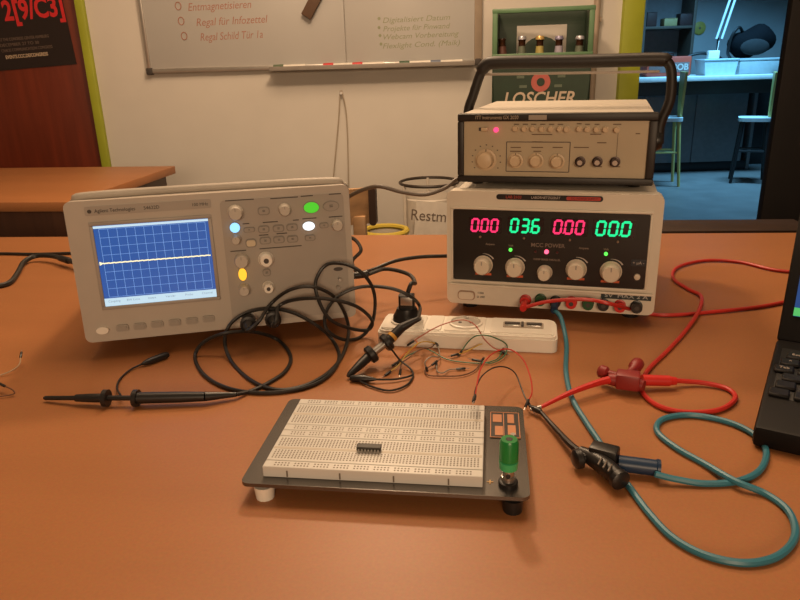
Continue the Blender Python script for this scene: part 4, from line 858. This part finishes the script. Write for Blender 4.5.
pts += [(pts[-1]*.45+e0*.55)+fwd*.012, e0, BNC[0]+fwd*.034]
lead('cable', [AI @ p for p in pts], .0021, M_CABLE, A_); bnc_plug(A_, AI, BNC[0], BNC[0]+fwd)
# ground lead with clip, beside probe A
gp = [tab(121, 396, .008), tab(117, 388, .004), tab(120, 379, .002), tab(130, 370, .002), tab(144, 363, .003)]
lead('ground_lead', [AI @ p for p in gp], .0011, M_CABLE, A_, seg=6)
q0_, q1_ = AI @ tab(142, 364, .004), AI @ tab(168, 354.5, .004)
gc = seg_lathe(A_, 'ground_clip', M_BLACK, q0_, q1_, [(0, .0015), (.12, .0028), (.3, .0040), (.85, .0042), (1, .003)])
# probe B: across the socket strip
hb_ = lambda cx, cy, h: tab(340+cx/5.45, 290+cy/5.45, h)
pbn = [hb_(42, 470, .004), hb_(170, 350, .016), hb_(255, 285, .026), hb_(335, 205, .038), hb_(425, 158, .046)]
B_ = thing('scope_probe', 'black oscilloscope probe propped on the socket strip, tip pointing down left', 'probe', pbn[0]); BIv = Matrix.Translation(-B_.location)
V = [BIv @ p for p in pbn]
seg_lathe(B_, 'tip_sleeve', M_BLACK, V[0], V[1], [(0, .0018), (.08, .0030), (.5, .0048), (1, .0056)])
for (nm, i) in (('front_flange', 1), ('rear_flange', 2)):
    d = (V[2]-V[1]).normalized(); seg_lathe(B_, nm, M_BLACK, V[i]-d*.004, V[i]+d*.004, [(0, .0085), (.2, .0100), (.8, .0100), (1, .0085)])
seg_lathe(B_, 'shaft', M_STEEL, V[1], V[2], [(0, .0044), (1, .0044)])
seg_lathe(B_, 'handle', M_BLACK, V[2], V[3], [(0, .0056), (1, .0052)])
dv = V[3]-V[2]; seg_lathe(B_, 'colour_ring', mat('amber_ring', (.55, .28, .05), .4), V[2]+dv*.30, V[2]+dv*.46, [(0, .0059), (1, .0059)])
seg_lathe(B_, 'strain_relief', M_BLACK, V[3], V[4], [(0, .0052), (1, .0028)])
Bl = [(738, 175), (712, 145), (650, 118), (560, 113), (490, 140), (450, 190), (452, 245), (505, 276), (560, 265), (594, 215), (598, 135), (566, 76), (510, 44), (450, 46), (418, 95), (425, 150), (460, 212), (520, 240), (578, 246), (590, 215), (540, 172), (450, 150), (360, 152), (305, 172)]
pts = [pbn[4]]+K(Bl, .034, .0022)
e1 = BNC[1]+fwd*.040; pts += [(pts[-1]*.4+e1*.6)+fwd*.010, e1, BNC[1]+fwd*.034]
lead('cable', [BIv @ p for p in pts], .0021, M_CABLE, B_); bnc_plug(B_, BIv, BNC[1], BNC[1]+fwd)
gp = [hb_(262, 300, .028), hb_(290, 335, .018), hb_(330, 385, .008), hb_(385, 430, .003), hb_(398, 470, .002), hb_(360, 520, .002), hb_(270, 548, .002), hb_(170, 525, .002), hb_(95, 490, .003)]
lead('ground_lead', [BIv @ p for p in gp], .0011, M_CABLE, B_, seg=6)
seg_lathe(B_, 'ground_clip', M_BLACK, BIv @ hb_(55, 480, .004), BIv @ hb_(195, 487, .004), [(0, .0024), (.1, .0036), (.55, .0042), (.8, .0026), (1, .0014)])
lead('clip_wire', [BIv @ hb_(190, 487, .004), BIv @ hb_(290, 487, .003), BIv @ hb_(360, 475, .003), BIv @ hb_(398, 462, .003)], .0011, M_CABLE, B_, seg=6)
# ------------------------------------------------------------------ banana leads with grabber clips
def grab_body(o, I, m, arm, c0, c1, ear0, ear1, r):
    pass
R_o = thing('red_test_lead', 'red test lead from the power supply ending in a red grabber clip', 'test lead', tab(625, 378)); RI = Matrix.Translation(-R_o.location)
pR = POSTS[0]; fp_ = Matrix.Rotation(-.2836, 3, 'Z') @ Vector((0, -1, 0))
seg_lathe(R_o, 'post_plug', M_RED, RI @ pR, RI @ (pR+fp_*.022+Vector((0, 0, -.001))), [(0, .0044), (.9, .0046), (1, .004)])
PM_ = Matrix.LocRotScale(ps.location, ps.rotation_euler, None)
PPh = lambda x, y, o_: PM_ @ PP.hit(x, y, -o_)
pR1 = pR+fp_*.018
pts = [pR1+Vector((0, 0, -.001)), PPh(545, 302, .028), PPh(570, 299.5, .030), PPh(592, 300, .030), PPh(615, 305, .028), tab(643, 312.5, .005), tab(668, 315, .003), tab(710, 312, .003), tab(770, 305, .003), tab(815, 292, .003), tab(825, 276, .003), tab(775, 270, .003), tab(740, 262, .003), tab(705, 260.5, .003), tab(678, 267, .003), tab(673, 278, .003), tab(688, 289, .003), tab(701, 296, .004), tab(699, 310, .007), tab(686, 330, .004), tab(668, 350, .003), tab(648, 370, .003), tab(641, 388, .003), tab(655, 404, .003), tab(683, 412, .003), tab(718, 410, .003), tab(735, 399, .003), tab(728, 389, .003), tab(705, 383, .004), tab(682, 381, .006), tab(673, 380.5, .008)]
lead('cable', [RI @ p for p in pts], .0024, M_REDC, R_o)
seg_lathe(R_o, 'plug_sleeve', M_RED, RI @ tab(642, 380, .010), RI @ tab(676, 381, .008), [(0, .0056), (.8, .0054), (.82, .0046), (1, .0038)])
arm = [tab(541, 407, .006), tab(572, 392, .010), tab(600, 382, .012), tab(615, 379, .012)]
lead('hook_arm', [RI @ p for p in arm], lambda t: .0018+.0026*t, M_RED, R_o)
gA = R_o
bpts = [RI @ p for p in (tab(608, 379, .012), tab(622, 381, .011), tab(636, 384, .010), tab(644, 386, .010))]
lead('grabber_body', bpts, lambda t: .0055+.0022*math.sin(math.pi*t), M_DRED, R_o, seg=10)
for (a_, b_) in (((618, 377), (602, 371.5)), ((628, 376), (637, 364.5))):
    p_, q_ = RI @ tab(a_[0], a_[1], .012), RI @ tab(b_[0], b_[1], .014)
    seg_lathe(R_o, 'finger_wing', M_DRED, p_, q_, [(0, .0048), (.6, .0042), (.75, .0066), (1.1, .0066), (1.25, .004)])
MB().box((0, 0, 0), (.022, .017, .016), .002, rot=(0, 0, -.35)).build('grabber_block', M_DRED, R_o, loc=RI @ tab(628, 380, .013))
# tip hook gripping the jumper
seg_lathe(R_o, 'hook_tip', M_STEEL, RI @ tab(541, 407, .006), RI @ tab(530, 409.5, .005), [(0, .0019), (1, .0014)])
U_o = thing('blue_test_lead', 'petrol-blue test lead from the power supply ending in a black grabber clip', 'test lead', tab(600, 462)); UI = Matrix.Translation(-U_o.location)
pU = POSTS[2]
seg_lathe(U_o, 'post_plug', M_DBLUE, UI @ pU, UI @ (pU+fp_*.020+Vector((0, 0, -.003))), [(0, .0044), (.9, .0046), (1, .0036)])
pts = [pU+fp_*.016+Vector((0, 0, -.003)), PPh(560, 316, .040), PPh(563.5, 327, .060), tab(566.5, 345, .003), tab(566, 372, .003), tab(572, 398, .0035), tab(586, 422, .003), tab(602, 446, .003), tab(616, 470, .0028), tab(630, 488, .0028), tab(648, 512, .0028), tab(672, 537, .0028), tab(705, 555, .0028), tab(745, 563, .0028), tab(778, 556, .0028), tab(795, 536, .0028), tab(789, 512, .0028), tab(766, 494, .0028), tab(735, 481, .006), tab(705, 464, .003), tab(675, 447, .0028), tab(657, 431, .0028), tab(663, 419, .0028), tab(690, 415, .0028), tab(725, 421, .0028), tab(752, 433, .0028), tab(766, 450, .0028), tab(760, 470, .0028), tab(738, 481, .0028), tab(705, 483.5, .0028), tab(675, 479, .005), tab(655, 474, .008)]
lead('cable', [UI @ p for p in pts], .0026, M_BLUEC, U_o)
seg_lathe(U_o, 'plug_sleeve', M_DBLUE, UI @ tab(618, 463, .009), UI @ tab(660, 468.5, .008), [(0, .0064), (.9, .0064), (.92, .0072), (1, .0070)])
arm = [tab(540, 411, .006), tab(555, 428, .006), tab(572, 446, .009), tab(588, 458, .012)]
lead('hook_arm', [UI @ p for p in arm], lambda t: .0017+.0018*t, M_BLACK, U_o)
lead('grabber_body', [UI @ p for p in (tab(580, 452, .011), tab(596, 460, .011), tab(612, 472, .011), tab(622, 481, .010))], lambda t: .0052+.0022*math.sin(math.pi*t), M_BLACK, U_o, seg=10)
MB().box((0, 0, 0), (.022, .014, .014), .002, rot=(0, 0, -.55)).build('grabber_block', M_BLACK, U_o, loc=UI @ tab(604, 454, .014))
for (a_, b_) in (((592, 456), (577, 459)), ((610, 470), (620, 480))):
    p_, q_ = UI @ tab(a_[0], a_[1], .011), UI @ tab(b_[0], b_[1], .010); seg_lathe(U_o, 'finger_wing', M_BLACK, p_, q_, [(0, .0048), (.6, .0048), (.75, .0080), (1.1, .0080), (1.25, .0055)])
for k in range(3): MB().box((0, 0, 0), (.0012, .010, .0012), .0003, rot=(0, 0, -.55)).build('body_rib', mat('worn_edge', (.16, .13, .11), .4), U_o, loc=UI @ tab(600+5*k, 461+3.4*k, .0185))
seg_lathe(U_o, 'hook_tip', M_BLACK, UI @ tab(541, 412, .006), UI @ tab(531, 407, .006), [(0, .0022), (.4, .0030), (1, .0020)])
# ------------------------------------------------------------------ jumper wires
def jumper(lab, pts, m, pin0=None, pin1=None, r=.0007, grp='jumper wires on the table'):
    o = thing('jumper_wire', lab, 'wire', pts[0], (0, 0, 0), grp); I = Matrix.Translation(-o.location)
    lead('wire', [I @ p for p in pts], r, m, o, n=5, seg=6)
    for (a_, b_) in ((pts[0], pts[1]), (pts[-1], pts[-2])):
        d = (a_-b_).normalized(); s_ = I @ (a_-d*.002)
        MB().lathe([(0, .0011), (.001, .0014), (.0095, .0014), (.010, .0011)], s_, d, 8).build('pin_housing', M_BLACK, o)
        MB().cyl(s_+d*.0099, s_+d*.0140, .0004, seg=6).build('pin', M_STEEL, o)
    return o
M_WRED = mat('red_wire', (.50, .03, .02), .4); M_WBLK = mat('black_wire', (.02, .016, .014), .45); M_WGRN = mat('green_wire', (.03, .14, .07), .45); M_WYEL = mat('yellow_wire', (.55, .36, .07), .45)
M_WORG = mat('orange_wire', (.50, .14, .03), .45); M_WBRN = mat('brown_wire', (.13, .06, .035), .5); M_WGRY = mat('grey_wire', (.22, .2, .17), .5); M_WPNK = mat('pale_red_wire', (.42, .13, .09), .5)
C8 = lambda cx, cy, h=.002: tab(320+cx/3.333, 290+cy/3.333, h)
zt3 = ztop
jumper('red jumper wire arching from the breadboard corner to the grabber clips', [tab(475, 396, zt3+.012), tab(477, 385, .036), tab(481, 368, .040), tab(492, 354, .036), tab(508, 349, .030), tab(522, 358, .026), tab(530, 376, .020), tab(532, 392, .014), tab(528, 401, .010)], M_WRED)
jumper('black jumper wire arching from the breadboard corner beside the red one', [tab(474, 398, zt3+.012), tab(476, 388, .036), tab(482, 376, .036), tab(493, 368, .032), tab(505, 367, .028), tab(515, 373, .022), tab(521, 387, .014), tab(525, 397, .010), tab(529, 404, .007)], M_WBLK)
J = [('pale red jumper wire looping over the middle of the socket strip', M_WPNK, [(310, 172, .012), (335, 155, .018), (380, 128, .026), (430, 108, .030), (480, 100, .030), (518, 118, .028), (545, 160, .016), (575, 190, .006), (602, 203, .003)]),
     ('green jumper wire curving round the right end of the tangle', M_WGRN, [(470, 207, .004), (492, 175, .014), (520, 153, .026), (560, 152, .027), (610, 172, .016), (624, 190, .008), (612, 222, .003), (570, 244, .002), (530, 236, .003)]),
     ('dark green jumper wire stretched through the tangle to the right', M_WGRN, [(255, 243, .002), (300, 215, .003), (345, 196, .006), (375, 205, .004), (420, 230, .002), (480, 241, .002), (545, 243, .002), (590, 230, .002), (606, 205, .003)]),
     ('yellow jumper wire in front of the socket strip', M_WYEL, [(457, 214, .003), (480, 208, .003), (505, 196, .004), (530, 183, .008), (548, 178, .006)]),
     ('orange jumper wire at the left of the tangle', M_WORG, [(313, 163, .006), (325, 178, .010), (310, 196, .006), (290, 206, .003), (275, 218, .002), (262, 238, .002)]),
     ('pale yellow jumper wire standing up beside the probe', M_WYEL, [(232, 273, .002), (262, 250, .004), (290, 212, .012), (320, 182, .022), (350, 172, .018), (385, 178, .006)]),
     ('grey jumper wire bent back in the middle of the tangle', M_WGRY, [(355, 262, .003), (350, 240, .010), (370, 222, .012), (395, 222, .008), (398, 205, .006), (392, 186, .005)]),
     ('brown jumper wire lying in front of the tangle', M_WBRN, [(376, 248, .004), (350, 268, .002), (362, 284, .002), (410, 287, .002), (470, 285, .002), (515, 268, .002), (538, 237, .003)]),
     ('short grey jumper wire nearest the breadboard', M_WGRY, [(388, 250, .003), (392, 272, .003), (410, 276, .003), (432, 265, .002), (460, 263, .002)]),
     ('dark jumper wire hooking round the ground lead of the propped probe', M_WBRN, [(268, 268, .002), (272, 245, .004), (296, 226, .006), (330, 200, .008), (372, 190, .006), (386, 170, .005)])]
for (lab, m, l) in J: jumper(lab, [C8(*p) for p in l], m)
L2 = lambda cx, cy, h=.002: tab(cx/3.533, 240+cy/3.533, h)
jumper('thin pale wire with dark tip at the left edge of the table', [L2(-40, 490), L2(0, 478), L2(40, 462, .004), (L2(68, 440, .008)), L2(73, 412, .012)], mat('pale_wire', (.40, .30, .20), .5), grp='loose wires at the left edge')
jumper('thin dark bent wire at the left edge nearer the viewer', [L2(-40, 560), L2(0, 553), L2(48, 544, .003), L2(45, 530, .006), L2(14, 515, .008)], M_WBRN, grp='loose wires at the left edge')
# ================================================================== laptop
la, lb = tab(754, 426, .02), tab(777, 338, .02)
lyaw = -math.atan2((lb-la).x, (lb-la).y); LD = (lb-la).length; LW = .33
lt = thing('laptop', 'black laptop standing open at the right edge of the table', 'laptop', (la.x, la.y, TZ), (0, 0, lyaw))
M_LAP = mat('black_laptop_plastic', (.005, .004, .004), .55, var=.2, spec=.2)
MB().box((LW/2, LD/2, .0105), (LW, LD, .019), .004).build('base', M_LAP, lt)
MB().box((LW/2, LD*.585, .0198), (LW-.014, LD*.58, .001), .0004).build('keyboard_bed', mat('keyboard_bed', (.006, .006, .006), .5), lt)
ky = None; M_KEY = mat('black_key', (.008, .007, .007), .5, spec=.25)
for r in range(6):
    for c in range(15):
        lc = (0.0165+c*.0200+(.004*(r % 3)-.004), LD*.33+r*.0188, .0200)
        if ky is None: ky = MB().box((0, 0, .0018), (.0168, .0156, .0036), .0014, seg=1).build('key', M_KEY, lt, loc=lc)
        else: pc(ky, lt, lc)
lgd = mat('key_legend', (.35, .30, .26), .6)
for (r, c, s_) in ((5, 0, 'Esc'), (4, 0, '^'), (4, 1, '1'), (3, 0, 'Tab'), (3, 1, 'Q'), (2, 1, 'A'), (1, 1, 'Y'), (3, 2, 'W'), (2, 2, 'S')):
    text('key_legend', s_, .006, lgd, lt, (0.0165+c*.02+(.004*(r % 3)-.004), LD*.33+r*.0188, .0238), (0, 0, 0))
MB().box((LW/2, LD*.13, .0196), (.062, .036, .0008), .0003).build('touchpad', mat('touchpad', (.02, .019, .018), .35), lt)
MB().box((.040, LD-.012, .0200), (.030, .008, .002), .0006).build('speaker_trim', mat('tan_trim', (.35, .24, .14), .4), lt)
for x in (.05, LW-.05): MB().cyl((x-.02, LD-.003, .020), (x+.02, LD-.003, .020), .006, seg=14).build('hinge', M_LAP, lt)
ln = .60; LH = .225
lid = MB().box((LW/2, .004, LH/2), (LW, .009, LH), .003).build('screen_lid', M_LAP, lt, loc=(0, LD-.004, .020)); lid.rotation_euler = (-ln, 0, 0)
MB().box((LW/2, -.0010, LH/2+.008), (LW-.022, .0014, LH-.040), .0004).build('display', mat('laptop_screen', (.01, .02, .05), .3, emit=(.02, .07, .24), es=.8), lid)
MB().box((LW/2, -.0020, .0325), (LW-.022, .0006, .009)).build('task_bar', emat('laptop_task_bar', (.02, .34, .45), .6), lid)
MB().box((.026, -.0024, .0325), (.030, .0006, .009)).build('start_button', emat('laptop_start_button', (.08, .55, .15), .7), lid)
